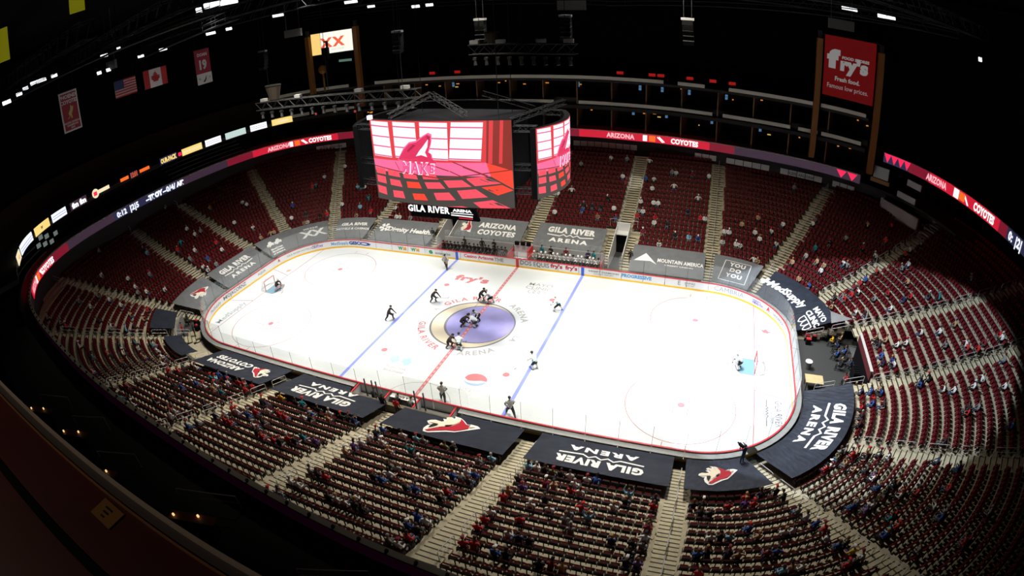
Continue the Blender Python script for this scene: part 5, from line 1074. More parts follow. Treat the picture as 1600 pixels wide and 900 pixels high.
# slots: 0 skin, 1 top, 2 trousers, 3 shoes / skates, 4 gloves, 5 socks
def seated(lean=0., arms='lap', sl=0):
    N = {'pelvis': (0, .06, .50, (.16, .13)), 'waist': (0, .09 - lean * .2, .70, (.155, .115)), 'chest': (0, .08 - lean * .55, .94, (.18, .125)), 'collar': (0, .05 - lean * .75, 1.10, (.10, .08)), 'neck': (0, .03 - lean * .85, 1.17, .055), 'jaw': (0, 0 - lean * .95, 1.25, (.075, .085)), 'skull': (0, .01 - lean * 1.0, 1.34, (.08, .095)), 'crown': (0, .015 - lean * 1.0, 1.405, (.05, .06)), 'nose': (0, -.10 - lean * .97, 1.285, .018)}
    B = [('pelvis', 'waist', 1), ('waist', 'chest', 1), ('chest', 'collar', 1), ('collar', 'neck', 0), ('neck', 'jaw', 0), ('jaw', 'skull', 0), ('skull', 'crown', 0), ('jaw', 'nose', 0)]
    for s, q in ((1, 'r'), (-1, 'l')):
        sh = (.20 * s, .07 - lean * .68, 1.04, .075)
        if arms == 'lap': el, wr, ha = (.26 * s, .02 - lean * .4, .80, .052), (.15 * s, -.22 - lean * .3, .70, .038), (.08 * s, -.30 - lean * .3, .68, .042)
        elif arms == 'up': el, wr, ha = (.32 * s, -.06, 1.22, .05), (.24 * s, -.12, 1.46, .038), (.22 * s, -.14, 1.55, .042)
        elif arms == 'phone': el, wr, ha = (.25 * s, -.04, .84, .052), (.10 * s, -.26, .98, .038), (.05 * s, -.31, 1.04, .042)
        else: el, wr, ha = (.40 * s, .08, .86, .05), (.46 * s, -.16, .80, .038), (.44 * s, -.24, .79, .042)
        N['sh' + q], N['el' + q], N['wr' + q], N['ha' + q] = sh, el, wr, ha
        N['hip' + q] = (.10 * s, .02, .50, .105); N['kn' + q] = ((.13 + .02 * sl) * s, -.40, .53, .072); N['an' + q] = (.13 * s, -.42 - .08 * sl, .11, .045); N['toe' + q] = (.14 * s, -.58 - .08 * sl, .05, .042)
        d = Vector(ha[:3]) - Vector(wr[:3]); d.normalize(); e = d.cross(Vector((s, 0, .3))).normalized()
        B += [('chest', 'sh' + q, 1), ('sh' + q, 'el' + q, 1), ('el' + q, 'wr' + q, 1 if arms != 'out' else 0), ('wr' + q, 'ha' + q, 0), ('pelvis', 'hip' + q, 2), ('hip' + q, 'kn' + q, 2), ('kn' + q, 'an' + q, 2), ('an' + q, 'toe' + q, 3)]
    return N, B
POSES = []
for k, (l, a, sl) in enumerate(((0, 'lap', 0), (.25, 'lap', 0), (-.05, 'lap', 1), (.1, 'phone', 0), (0, 'up', 0), (0, 'out', 1))):
    N, B = seated(l, a, sl); POSES.append((skin_body('person', N, B, 4), l))
g = G(); g.ball((0, 0, 0), (.098, .112, .115), 0, 9, 5, -.25); HAIR_ME = g.mesh('hair', [None], smooth=True)
g = G(); g.ball((0, 0, 0), (.098, .112, .115), 0, 9, 6, -.95); g.ball((0, .05, -.12), (.10, .075, .15), 0, 8, 5); LONG_ME = g.mesh('hair', [None], smooth=True)
g = G(); g.ball((0, 0, 0), (.103, .117, .115), 0, 9, 5, 0.0); g.add([(-.085, -.07, .0), (.085, -.07, .0), (.07, -.21, -.015), (-.07, -.21, -.015), (-.085, -.07, -.012), (.085, -.07, -.012), (.07, -.21, -.027), (-.07, -.21, -.027)], [(0, 3, 2, 1), (4, 5, 6, 7), (0, 1, 5, 4), (1, 2, 6, 5), (2, 3, 7, 6), (3, 0, 4, 7)]); CAP_ME = g.mesh('cap', [None], smooth=False)
def slot(o, i, m): o.material_slots[i].link = 'OBJECT'; o.material_slots[i].material = m
def dress(o, mats):
    for i, m in enumerate(mats): slot(o, i, m)
rnd = random.Random(77)
GARM = dict(w='jersey', k='jacket', g='sweater', r='jersey', m='jersey', t='jersey', b='jacket', n='jacket', y='shirt', p='jersey', o='coat', c='shirt', s='sweater', e='jacket')
people = []
for key, c in OCC.items():
    if key not in SEATPOS: continue
    p, rz = SEATPOS[key]; people.append(((p - CAM).length, key, c, p, rz))
people.sort(key=lambda a: a[0])
crowd_rest = G(); NSPEC = 238
CMATS = []
def cm(m):
    if m not in CMATS: CMATS.append(m)
    return CMATS.index(m)
for q, (d, key, c, p, rz) in enumerate(people):
    me, l = POSES[rnd.choice((0, 0, 0, 1, 1, 2, 2, 3, 4 if c in 'cte' else 0, 5))]
    trou = rnd.choice((JEAN, PANTD, PANTD, PANTG)); hk = rnd.random(); hm = rnd.choice(HAIRS[:3] + HAIRS[:2] + HAIRS)
    i, n, j = key; rz2 = rz + rnd.uniform(-.25, .25); back = Matrix.Rotation(rz2, 3, 'Z')
    pos = p + Vector((0, 0, .0)) - Matrix.Rotation(rz, 3, 'Z') @ Vector((0, .06, 0))
    capc = rnd.choice('kkwwmmgr') if hk < .4 else None; hmesh = CAP_ME if capc else (LONG_ME if hk > .72 else HAIR_ME); hmat = CL[capc] if capc else hm
    if q < NSPEC:
        o = link('person', me); o.location = pos; o.rotation_euler = (0, 0, rz2); dress(o, (SKIN, CL[c], trou, SHOE))
        hair = '%s cap' % CN[capc] if capc else {0: 'dark hair', 1: 'brown hair', 2: 'blond hair', 3: 'grey hair'}[HAIRS.index(hm)]
        tag(o, 'person in %s %s, %s, %s row %s seat, %s' % (CN[c], GARM[c], hair, ordn(n - FIRST[i] + 1), ordn(j + 1), SECS[i]), 'person', 'seated spectators')
        h = link('cap' if capc else 'hair', hmesh, o); h.location = (0, .012 - l, 1.345); slot(h, 0, hmat)
    else:
        M = Matrix.Translation(pos) @ Matrix.Rotation(rz2, 4, 'Z'); b = len(crowd_rest.v)
        crowd_rest.v += [tuple(M @ v.co) for v in me.vertices]; ms = [cm(x) for x in (SKIN, CL[c], trou, SHOE)]
        for f in me.polygons: crowd_rest.f.append([b + v for v in f.vertices]); crowd_rest.m.append(ms[f.material_index])
        b = len(crowd_rest.v); M2 = M @ Matrix.Translation((0, .012 - l, 1.345)); crowd_rest.v += [tuple(M2 @ v.co) for v in hmesh.vertices]; hi = cm(hmat)
        for f in hmesh.polygons: crowd_rest.f.append([b + v for v in f.vertices]); crowd_rest.m.append(hi)
tag(crowd_rest.build('crowd', CMATS, smooth=True), 'scattered spectators in the far and upper rows of the bowl', 'crowd', kind='stuff')
# ------------------------------------------------------------------ hockey players, officials, benches
def skater(crouch=.5, stride=.3, stick=True, reach=.45, glove=4):
    """standing on skates, knees bent, trunk leaning forward (-y)"""
    ph = .92 - .16 * crouch; ly = -.34 * crouch; cz = ph + .50 - .18 * crouch
    N = {'pelvis': (0, .10 * crouch, ph, (.22, .18)), 'waist': (0, .03 + ly * .35, ph + .20, (.22, .17)), 'chest': (0, ly, cz, (.27, .19)), 'collar': (0, ly * 1.25, cz + .16, (.13, .11)), 'neck': (0, ly * 1.4, cz + .23, .07), 'jaw': (0, ly * 1.5 - .03, cz + .30, (.08, .09)), 'skull': (0, ly * 1.5 - .03, cz + .39, (.09, .10)), 'crown': (0, ly * 1.5 - .02, cz + .46, (.06, .07)), 'nose': (0, ly * 1.5 - .13, cz + .34, .02)}
    B = [('pelvis', 'waist', 1), ('waist', 'chest', 1), ('chest', 'collar', 1), ('collar', 'neck', 0), ('neck', 'jaw', 0), ('jaw', 'skull', 0), ('skull', 'crown', 0), ('jaw', 'nose', 0)]
    for s, q in ((1, 'r'), (-1, 'l')):
        N['sh' + q] = (.25 * s, ly * .95, cz + .07, .125); N['el' + q] = (.36 * s, ly * 1.05 - .12, cz - .18, .092)
        hy = ly - reach * (1.0 if s > 0 else .72); N['wr' + q] = (.24 * s, hy + .06, cz - .32 - (.1 if s > 0 else 0), .06); N['ha' + q] = (.19 * s, hy - .04, cz - .38 - (.12 if s > 0 else 0), .075)
        f = stride * s; N['hip' + q] = (.13 * s, .08 * crouch, ph - .04, .155); N['kn' + q] = (.19 * s, -.20 * crouch - f * .45, .50, .115); N['an' + q] = (.22 * s, .06 - f * .65,   .14, .075); N['toe' + q] = (.23 * s, -.12 - f * .65, .085, .05)
        N['tho' + q] = (.20 * s - .1 * s, hy - .07, cz - .33 - (.12 if s > 0 else 0), .028)
        B += [('chest', 'sh' + q, 1), ('sh' + q, 'el' + q, 1), ('el' + q, 'wr' + q, 1), ('wr' + q, 'ha' + q, glove), ('ha' + q, 'tho' + q, glove), ('pelvis', 'hip' + q, 2), ('hip' + q, 'kn' + q, 2), ('kn' + q, 'an' + q, 5), ('an' + q, 'toe' + q, 3)]
    return N, B
g = G(); g.ball((0, 0, 0), (.125, .15, .13), 0, 10, 6, -.3); g.box((0, -.12, -.03), (.2, .05, .03)); HELM = g.mesh('helmet', [None], smooth=True)
def stick_mesh(N, s=1):
    a, b = Vector(N['hal'][:3]), Vector(N['har'][:3]); d = (b - a).normalized(); top = a - d * .15; t = (b.z - .05) / max(.15, -d.z) if d.z < -.05 else .8; heel = b + d * min(t, 1.1); heel.z = .06
    g = G(); g.bar(top, heel, .03, .022, 0); f = Vector((heel.x - a.x, heel.y - a.y, 0)).normalized(); side = Vector((-f.y, f.x, 0)); g.bar(heel, heel + (f * .22 + side * .12), .012, .075, 0); return g.mesh('hockey_stick', [None])
STICKM = mat('stick_dark', (.06, .05, .05), .5); STICKW = mat('stick_pale', (.45, .40, .35), .5); HELB = mat('helmet_black', (.012, .012, .014), .3); HELW = mat('helmet_white', (.78, .78, .78), .3); SKATE = mat('skate_black', (.015, .015, .015), .4); BLADE = mat('skate_blade', (.6, .6, .62), .25, metal=.8)
g = G(); [g.box((x, -.02, .025), (.012, .30, .05)) for x in (0,)]; BLD = g.mesh('skate_blade', [BLADE])
JB = mat('jersey_dark', (.020, .012, .014), .8); JW = mat('jersey_white', (.80, .80, .80), .8); SOCKD = mat('sock_dark', (.05, .015, .02), .8); SOCKW = mat('sock_white', (.62, .66, .66), .8); GLV = mat('glove_black', (.02, .02, .022), .6); PTEAL = mat('trim_teal', (.01, .25, .30), .8)
KITS = {'dark': (SKIN, JB, PANTD, SKATE, GLV, SOCKD), 'white': (SKIN, JW, PANTD, SKATE, GLV, SOCKW)}
VAR = {}
for nm, a in dict(glide=(.35, .22, True, .45), stride=(.6, .55, True, .5), faceoff=(1.25, .12, True, .55), bent=(.9, .3, True, .5), wide=(.7, .1, True, .5)).items():
    N, B = skater(*a); VAR[nm] = (skin_body('person', N, B, 6), N, stick_mesh(N))
def place_skater(pose, team, x, y, head, label, num=None, helm=None, stick=True):
    me, N, st = VAR[pose]; o = link('person', me); o.location = (x, y, .0); o.rotation_euler = (0, 0, head); dress(o, KITS[team]); tag(o, label, 'person', 'skaters on the ice')
    h = link('helmet', HELM, o); s = N['skull']; h.location = (s[0], s[1] - .0, s[2] + .035); slot(h, 0, helm or (HELB if team == 'dark' else HELW))
    for q in 'rl': b = link('skate_blade', BLD, o); a = N['an' + q]; b.location = (a[0], a[1] - .05, 0.0)
    if stick: k = link('hockey_stick', st, o); slot(k, 0, STICKM if team == 'dark' else STICKW)
    c = N['chest']
    g = G(); w = c[3][0]                                      # hem and sleeve band in the team colour
    g.tube([(w * .95 * math.cos(t * .5236), N['waist'][1] + .155 * math.sin(t * .5236), N['waist'][2] - .06) for t in range(12)], .035, 5, closed=True); k = link('jersey_band', g.mesh('jersey_band', [SOCKD if team == 'dark' else PTEAL]), o)
    if num:
        g = G(); R = Matrix.Rotation(-math.atan2(c[1] - N['waist'][1], c[2] - N['waist'][2]) * 1.0, 3, 'X')
        def fn(X, Y): v = R @ Vector((-X, .185, Y)); return (v.x, v.y + c[1] + .02, v.z + c[2] - .05)
        g.text(num, fn, 0, .26, .05, 0, -.13); link('jersey_number', g.mesh('jersey_number', [PWHITE if team == 'dark' else PTEAL]), o)
    return o
def hd(dx, dy): return math.atan2(dx, -dy)                      # heading so that local -y points along (dx, dy)
place_skater('stride', 'dark', -8.43, -1.85, hd(1, .25), 'person in black hockey kit skating alone left of the left blue line')
place_skater('bent', 'dark', -5.77, 2.77, hd(1, .0), 'person in black hockey kit bent over a stick left of the centre circle')
place_skater('bent', 'dark', -1.0, 4.5, hd(1, -.2), 'person in black hockey kit leaning at the top rim of the centre circle')
place_skater('bent', 'white', .25, 4.3, hd(-1, .1), 'person in white hockey kit leaning at the top rim of the centre circle', helm=HELW)
place_skater('faceoff', 'dark', -.75, -.72, hd(1, .15), 'person in black hockey kit crouching for the faceoff at centre ice')
place_skater('faceoff', 'white', .62, -.45, hd(-1, -.15), 'person in white hockey kit crouching for the faceoff at centre ice', helm=HELB)
place_skater('bent', 'dark', -.35, -4.5, hd(1, .1), 'person in black hockey kit waiting at the bottom rim of the centre circle', num='8')
place_skater('wide', 'white', .72, -4.6, hd(-.25, 1), 'person in white hockey kit numbered 11 at the bottom rim of the circle', num='11', helm=HELB)
place_skater('stride', 'white', 7.35, 4.75, hd(-1, -.1), 'person in white hockey kit gliding beside the right blue line, far half')
place_skater('wide', 'white', 8.21, -5.25, hd(-.8, .5), 'person in white hockey kit with teal trim on the right blue line, near half', num='4', helm=HELB)
# officials in striped shirts
STR = mat('official_stripe', (.7, .7, .7), .8)
def stripes_mat():
    m = bpy.data.materials.new('official_shirt'); m.use_nodes = True; nt = m.node_tree; b = nt.nodes['Principled BSDF']; tc = nt.nodes.new('ShaderNodeTexCoord'); w = nt.nodes.new('ShaderNodeTexWave'); w.inputs['Scale'].default_value = 3.2; w.wave_profile = 'SIN'
    r = nt.nodes.new('ShaderNodeValToRGB'); r.color_ramp.interpolation = 'CONSTANT'; r.color_ramp.elements[0].color = (.012, .012, .012, 1); r.color_ramp.elements[1].position = .5; r.color_ramp.elements[1].color = (.75, .75, .75, 1)
    nt.links.new(tc.outputs['Object'], w.inputs['Vector']); nt.links.new(w.outputs['Fac'], r.inputs['Fac']); nt.links.new(r.outputs['Color'], b.inputs['Base Color']); b.inputs['Roughness'].default_value = .85; return m
STRIPE = stripes_mat()
N, B = skater(.12, .35, False, .18, 0); OFF1 = (skin_body('person', N, B, 6), N); N, B = skater(1.15, .1, False, .6, 0); OFF2 = (skin_body('person', N, B, 6), N); N, B = skater(.15, .7, False, .15, 0); OFF3 = (skin_body('person', N, B, 6), N)
for (me, N), x, y, h, lab in ((OFF1, 2.56, -11.65, hd(-.2, 1), 'person in striped official shirt standing by the near boards at the red line'), (OFF3, 8.36, -11.6, hd(-.6, .8), 'person in striped official shirt by the near boards at the right blue line'), (OFF2, .32, .75, hd(-.25, -1), 'person in striped official shirt bending over the faceoff dot'), (OFF3, -7.99, 10.4, hd(.15, -1), 'person in striped official shirt on the left blue line near the far boards')):
    o = link('person', me); o.location = (x, y, 0); o.rotation_euler = (0, 0, h); dress(o, (SKIN, STRIPE, PANTD, SKATE, SKIN, PANTD)); tag(o, lab, 'person', 'officials on the ice')
    s = N['skull']; k = link('helmet', HELM, o); k.location = (s[0], s[1], s[2] + .035); slot(k, 0, HELB)
    for q in 'rl': b = link('skate_blade', BLD, o); a = N['an' + q]; b.location = (a[0], a[1] - .05, 0)
    if h != hd(-.6, .8) and y < 0: bd = G(); bd.tube([(.36, N['elr'][1] + .02, N['elr'][2] + .05), (.37, N['elr'][1] - .02, N['elr'][2] - .03)], .095, 8); link('arm_band', bd.mesh('arm_band', [mat('band_orange', (.8, .18, .05), .7)]), o)
# goaltenders with leg pads, blocker, catcher and wide stick
N, B = skater(.95, .0, False, .4)
for q, s in (('r', 1), ('l', -1)): N['kn' + q] = (.24 * s, -.26, .48, .11); N['an' + q] = (.34 * s, .0, .15, .08); N['toe' + q] = (.36 * s, -.18, .09, .06)
GO = skin_body('person', N, B, 6)
for team, x, y, h, lab in (('dark', -25.75, -.2, hd(1, -.1), 'person in black goaltender kit with white pads crouching in the left crease'), ('white', 25.75, -.45, hd(-1, .1), 'person in white goaltender kit crouching in the right crease')):
    o = link('person', GO); o.location = (x, y, 0); o.rotation_euler = (0, 0, h); dress(o, KITS[team]); tag(o, lab, 'person', 'goaltenders')
    s = N['skull']; k = link('helmet', HELM, o); k.location = (s[0], s[1], s[2] + .03); k.scale = (1.1, 1.1, 1.2); slot(k, 0, mat('mask_cream', (.55, .5, .4), .4) if team == 'dark' else HELW)
    pm = mat('pad_maroon_white', (.45, .30, .30), .5) if team == 'dark' else HELW
    for q, sg in (('r', 1), ('l', -1)):
        g = G(); a, b = Vector(N['kn' + q][:3]), Vector(N['an' + q][:3]); f = Vector((0, -.12, 0)); g.bar(a + f + Vector((0, 0, .2)), b + f, .28, .12); link('leg_pad', g.mesh('leg_pad', [pm]), o)
        g = G(); c = N['ha' + q]; g.box((c[0] + .06 * sg, c[1] - .1, c[2]), (.26, .09, .34) if sg > 0 else (.3, .14, .28)); link('blocker' if sg > 0 else 'catching_glove', g.mesh('blocker', [pm]), o)
    g = G(); c = Vector(N['har'][:3]); g.bar(c + Vector((.05, .1, .3)), (c.x - .2, c.y - .3, .3), .03, .03); g.bar((c.x - .2, c.y - .3, .35), (c.x - .35, c.y - .42, .06), .03, .1); g.bar((c.x - .35, c.y - .42, .06), (c.x - .7, c.y - .45, .06), .02, .1); link('goaltender_stick', g.mesh('goaltender_stick', [STICKW]), o)
# the two benches and the scorer's gap between them
BW_ = mat('bench_wall', (.42, .42, .43), .6); BFL = mat('bench_floor', (.05, .05, .05), .8)
for x0, x1, lab in ((-10.4, -1.3, 'dark-shirted team bench shelter along the far boards, left of the red line'), (1.3, 9.7, 'white-shirted team bench shelter along the far boards, right of the red line')):
    t = thing('team_bench', lab, 'bench', ((x0 + x1) / 2, 14.3, 0)); c = (x0 + x1) / 2; w = x1 - x0
    g = G(); g.box((c, 14.15, .26), (w, 2.1, .52)); g.build('platform', BFL, t); g = G(); g.box((c, 15.28, .95), (w, .1, 1.9)); g.build('rear_wall', BW_, t)
    g = G(); g.box((c, 14.06, .97), (w - .4, .34, .06)); [g.box((x0 + .6 + k * (w - 1.2) / 5, 14.06, .73), (.08, .3, .44)) for k in range(6)]; g.build('long_seat', mat('bench_wood', (.25, .2, .13), .6), t)
    for x in (x0, x1): g = G(); g.box((x, 14.15, .72), (.1, 2.1, 1.25)); g.build('end_wall', RED, t)
    for k in range(4):
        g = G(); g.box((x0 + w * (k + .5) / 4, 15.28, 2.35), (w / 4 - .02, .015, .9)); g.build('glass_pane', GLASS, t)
t = thing('scorer_gap', 'white partition with black boxes between the two benches', 'partition', (0, 14.3, 0)); g = G(); g.box((0, 15.2, 1.0), (2.3, .12, 2.0)); g.box((0, 14.0, .15), (2.3, 1.9, .3)); g.build('partition_wall', BOARD, t)
for k, x in enumerate((-.75, 0, .7)): g = G(); g.box((x, 15.05, 2.1), (.5, .3, .4)); g.box((x * .9, 13.6, .55), (.35, .35, .5)); g.build('equipment_box', BLACK, t)
g = G(); g.box((1.15, 14.2, 1.0), (.14, 1.8, 2.0)); g.build('red_divider', RED, t)
N, B = seated(.22, 'lap', 0)
for k in ('pelvis', 'waist', 'chest'): a = N[k]; N[k] = (a[0], a[1], a[2], tuple(r * 1.25 for r in a[3]))
B = [(a, b, 4 if b.startswith('ha') else s) for a, b, s in B]
BEN = skin_body('person', N, B, 6)
rnd = random.Random(3)
for team, x0, x1, n, who in (('dark', -9.9, -1.8, 17, 'dark'), ('white', 1.75, 9.3, 17, 'white')):
    for k in range(n):
        x = x0 + (x1 - x0) * k / (n - 1); o = link('person', BEN); o.location = (x, 14.0 + rnd.uniform(-.06, .06), .52); o.rotation_euler = (0, 0, rnd.uniform(-.3, .3)); dress(o, (*KITS[team][:4], GLV, KITS[team][5]))
        tag(o, 'person in %s hockey kit on the bench, %s from the left end' % ('black' if team == 'dark' else 'white', ordn(k + 1)), 'person', 'players on the %s-shirted bench' % who)
        h = link('helmet', HELM, o); h.location = (0, -.2, 1.385); slot(h, 0, HELB if team == 'dark' or k % 3 == 1 else HELW)
        g = G(); g.bar((.25, -.35, .2), (.1, -.5, 1.25), .03, .022); link('hockey_stick', g.mesh('hockey_stick', [STICKM]), o)
# standing people: coaches, camera operator, penalty-box staff, floor crew
def stander(arm='down', lean=0):
    N = {'pelvis': (0, 0, .93, (.16, .12)), 'waist': (0, 0, 1.10, (.15, .11)), 'chest': (0, -.02 - lean, 1.34, (.19, .125)), 'collar': (0, -.03 - lean, 1.48, (.10, .08)), 'neck': (0, -.03 - lean, 1.54, .055), 'jaw': (0, -.06 - lean, 1.62, (.075, .085)), 'skull': (0, -.05 - lean, 1.71, (.08, .095)), 'crown': (0, -.045 - lean, 1.775, (.05, .06)), 'nose': (0, -.16 - lean, 1.655, .018)}
    B = [('pelvis', 'waist', 1), ('waist', 'chest', 1), ('chest', 'collar', 1), ('collar', 'neck', 0), ('neck', 'jaw', 0), ('jaw', 'skull', 0), ('skull', 'crown', 0), ('jaw', 'nose', 0)]
    for s, q in ((1, 'r'), (-1, 'l')):
        N['sh' + q] = (.21 * s, -.02 - lean, 1.43, .075)
        el, wr, ha = {'down': ((.27 * s, .0, 1.16, .055), (.26 * s, -.08, .92, .04), (.25 * s, -.11, .82, .045)), 'cross': ((.27 * s, -.05, 1.17, .055), (.06 * s, -.22, 1.2, .04), (-.05 * s, -.23, 1.22, .045)), 'camera': ((.30 * s, -.22, 1.30, .055), (.19 * s, -.36, 1.56, .04), (.13 * s, -.40, 1.63, .045))}[arm]
        N['el' + q], N['wr' + q], N['ha' + q] = el, wr, ha
        d = (Vector(ha[:3]) - Vector(wr[:3])).normalized(); e = d.cross(Vector((0, 1, .2))).normalized()
        for f in range(4): t_ = Vector(ha[:3]) + e * (f - 1.5) * .021 + d * .05; t2 = t_ + d * (.045 - abs(f - 1.4) * .008) + Vector((0, -.012, 0)); N['f%d%s' % (f, q)] = (*t_, .010); N['g%d%s' % (f, q)] = (*t2, .009); B += [('ha' + q, 'f%d%s' % (f, q), 4), ('f%d%s' % (f, q), 'g%d%s' % (f, q), 4)]
        tb = Vector(ha[:3]) - e * .05 * s + d * .01; N['tb' + q] = (*tb, .012); B.append(('ha' + q, 'tb' + q, 4))
        N['hip' + q] = (.10 * s, 0, .90, .11); N['kn' + q] = (.12 * s, -.02, .50, .075); N['an' + q] = (.13 * s, .03, .10, .05); N['toe' + q] = (.15 * s, -.13, .045, .042)
        B += [('chest', 'sh' + q, 1), ('sh' + q, 'el' + q, 1), ('el' + q, 'wr' + q, 1), ('wr' + q, 'ha' + q, 4), ('pelvis', 'hip' + q, 2), ('hip' + q, 'kn' + q, 2), ('kn' + q, 'an' + q, 2), ('an' + q, 'toe' + q, 3)]
    return N, B
ST = {}
for a in ('down', 'cross', 'camera'): N, B = stander(a); ST[a] = skin_body('person', N, B, 6)
def person(pose, x, y, z, h, top, label, hair=0, trou=PANTD, grp=None, cap=None):
    o = link('person', ST[pose]); o.location = (x, y, z); o.rotation_euler = (0, 0, h); dress(o, (SKIN, CL[top], trou, SHOE, SKIN, trou)); tag(o, label, 'person', grp)
    k = link('cap' if cap else 'hair', CAP_ME if cap else HAIR_ME, o); k.location = (0, -.038, 1.715); slot(k, 0, CL[cap] if cap else HAIRS[hair]); return o
for x, t_, p_, lab in ((-7.5, 'k', 'cross', 'person in black suit standing behind the dark-shirted bench, leftmost'), (-5.2, 'k', 'down', 'person in black suit standing behind the dark-shirted bench, second'), (-3.6, 'k', 'cross', 'person in black suit behind the dark-shirted bench, third'), (2.4, 't', 'down', 'person in teal jacket standing behind the white-shirted bench'), (3.5, 'k', 'cross', 'person in black suit standing behind the white-shirted bench'), (5.3, 'm', 'down', 'person in maroon suit standing behind the white-shirted bench'), (7.9, 'n', 'cross', 'person in navy suit standing behind the white-shirted bench'), (8.6, 't', 'down', 'person in teal shirt at the right end of the white-shirted bench')):
    person(p_, x, 14.85, .52, rnd.uniform(-.4, .4), t_, lab, grp='bench staff')
o = person('camera', 26.1, -13.35, .98, hd(-.9, .9), 'n', 'person in navy shirt filming with a shoulder camera on the near right boards', 0, JEAN)
g = G(); g.box((.16, -.30, 1.62), (.16, .46, .2)); g.tube([(.16, -.5, 1.62), (.16, -.68, 1.62)], .06, 8); g.box((.16, -.12, 1.74), (.05, .2, .06)); k = link('video_camera', g.mesh('video_camera', [BLACK]), o)
# ------------------------------------------------------------------ penalty boxes, near side
BRN = mat('box_wall_brown', (.13, .11, .075), .8)
t = thing('penalty_box', 'penalty boxes and scorer box with red gates behind the near boards', 'penalty box', (0, -13.8, 0))
g = G(); g.box((0, -14.55, .55), (9.3, .35, 1.15)); g.build('rear_wall', BRN, t); g = G(); g.box((0, -13.75, .12), (9.1, 1.3, .24)); g.build('floor_panel', mat('box_floor', (.25, .25, .26), .7), t)
for x in (-4.55, -1.45, 1.3, 4.5): g = G(); g.box((x, -13.75, 1.05), (.12, 1.3, .1), 1); g.box((x, -13.75, .55), (.08, 1.3, 1.0), 0); g.build('red_gate', [BOARD, RED], t)
for x in (-3.0, -2.3, -1.9, 1.6, 2.4): g = G(); g.box((x, -14.2, 1.6), (.09, .09, 2.3)); g.build('steel_post', POST, t)
for a, b in ((-4.4, -1.6), (1.45, 4.4)): g = G(); g.box(((a + b) / 2, -14.15, .5), (b - a, .3, .06)); g.build('seat_plank', mat('bench_wood', (.25, .2, .13), .6), t)
g = G(); g.box((0, -13.35, .95), (2.5, .5, .05)); g.build('scorer_desk', WHITE, t); g = G(); g.box((0, -13.95, .7), (2.3, .5, .25)); g.build('black_table', BLACK, t)
g = G(); d_ = lambda x, y: (-x, -13.35 - y, .985); g.text('GILA RIVER', d_, 0, .3, .03, 0, -.15, 'C', .9); g.build('desk_lettering', PBLK, t)
for x, c, lab in ((-2.6, 'k', 'person in black jacket seated in the left penalty box'), (-.3, 'k', 'person in black shirt at the scorer desk'), (.9, 'g', 'person in grey shirt at the scorer desk')):
    o = link('person', POSES[1][0]); o.location = (x, -13.95, .22); o.rotation_euler = (0, 0, math.pi); dress(o, (SKIN, CL[c], PANTD, SHOE)); tag(o, lab, 'person', 'scorer and penalty box staff'); h = link('hair', HAIR_ME, o); h.location = (0, .012 - .25, 1.345); slot(h, 0, HAIRS[0])
o = person('down', -1.0, -14.95, .5, math.pi, 'k', 'person in black standing at the top of the penalty-box stairs', 0); o = person('down', .3, -15.0, .5, math.pi, 'r', 'person in red shirt behind the scorer box rear wall', 0)
# ------------------------------------------------------------------ open floor behind the right goal
t = thing('floor_mat', 'dark rubber floor of the open area behind the right goal', 'floor mat', (34.5, 1.5, .02)); g = G(); g.prism([(31.5, 7.5), (37.3, 6.0), (37.5, -3.3), (31.6, -3.4)], lambda x, y, k: (x, y, -.05 + .07 * k)); g.build('mat', mat('rubber_dark', (.035, .035, .035), .8), t)
t = thing('table', 'bare plywood table on dark trestles behind the right goal', 'table', (32.5, -1.9, 0)); g = G(); g.box((32.5, -1.9, .95), (1.7, 1.25, .06)); g.build('tabletop', mat('plywood', (.50, .38, .20), .7, noise=.1), t)
for sx in (-.7, .7):
    for sy in (-.5, .5): g = G(); g.box((32.5 + sx, -1.9 + sy, .47), (.07, .07, .9)); g.build('leg', mat('leg_dark', (.06, .05, .04), .7), t)
t = thing('waste_bin', 'round grey bin with a white lid beside the right end glass', 'bin', (32.3, 1.0, 0)); g = G(); g.tube([(32.3, 1.0, 0), (32.3, 1.0, .75)], [.27, .32], 12); g.build('body', mat('bin_grey', (.12, .12, .12), .6), t); g = G(); g.tube([(32.3, 1.0, .75), (32.3, 1.0, .82)], .36, 12); g.build('lid', WHITE, t)
g = G(); g.bar((37.42, 3.6, 2.95), (37.42, -2.6, 2.95), .28, .06, 1); g.bar((37.42, 3.6, 2.45), (37.42, -2.6, 2.45), .12, .95, 0); g.bar((37.46, 3.6, 1.0), (37.46, -2.6, 1.0), .12, 2.0, 2); tag(g.build('parapet', [mat('cushion_red', (.10, .008, .012), .8), mat('cap_pale', (.55, .54, .52), .6), BLACK]), 'low red-padded parapet with pale cap behind the open floor', 'parapet')
g = G(); g.add([(38.2, 5.6, 2.9), (38.9, 6.6, 2.9), (38.4, 6.0, 4.3), (38.15, 5.65, 2.86), (38.85, 6.65, 2.86), (38.35, 6.05, 4.26)], [(0, 1, 2), (5, 4, 3), (0, 3, 4, 1), (1, 4, 5, 2), (2, 5, 3, 0)]); tag(g.build('pennant', mat('pennant_grey', (.36, .36, .36), .7)), 'grey triangular cover on the stairs beside the clinic tarp', 'cover')
rnd = random.Random(9)
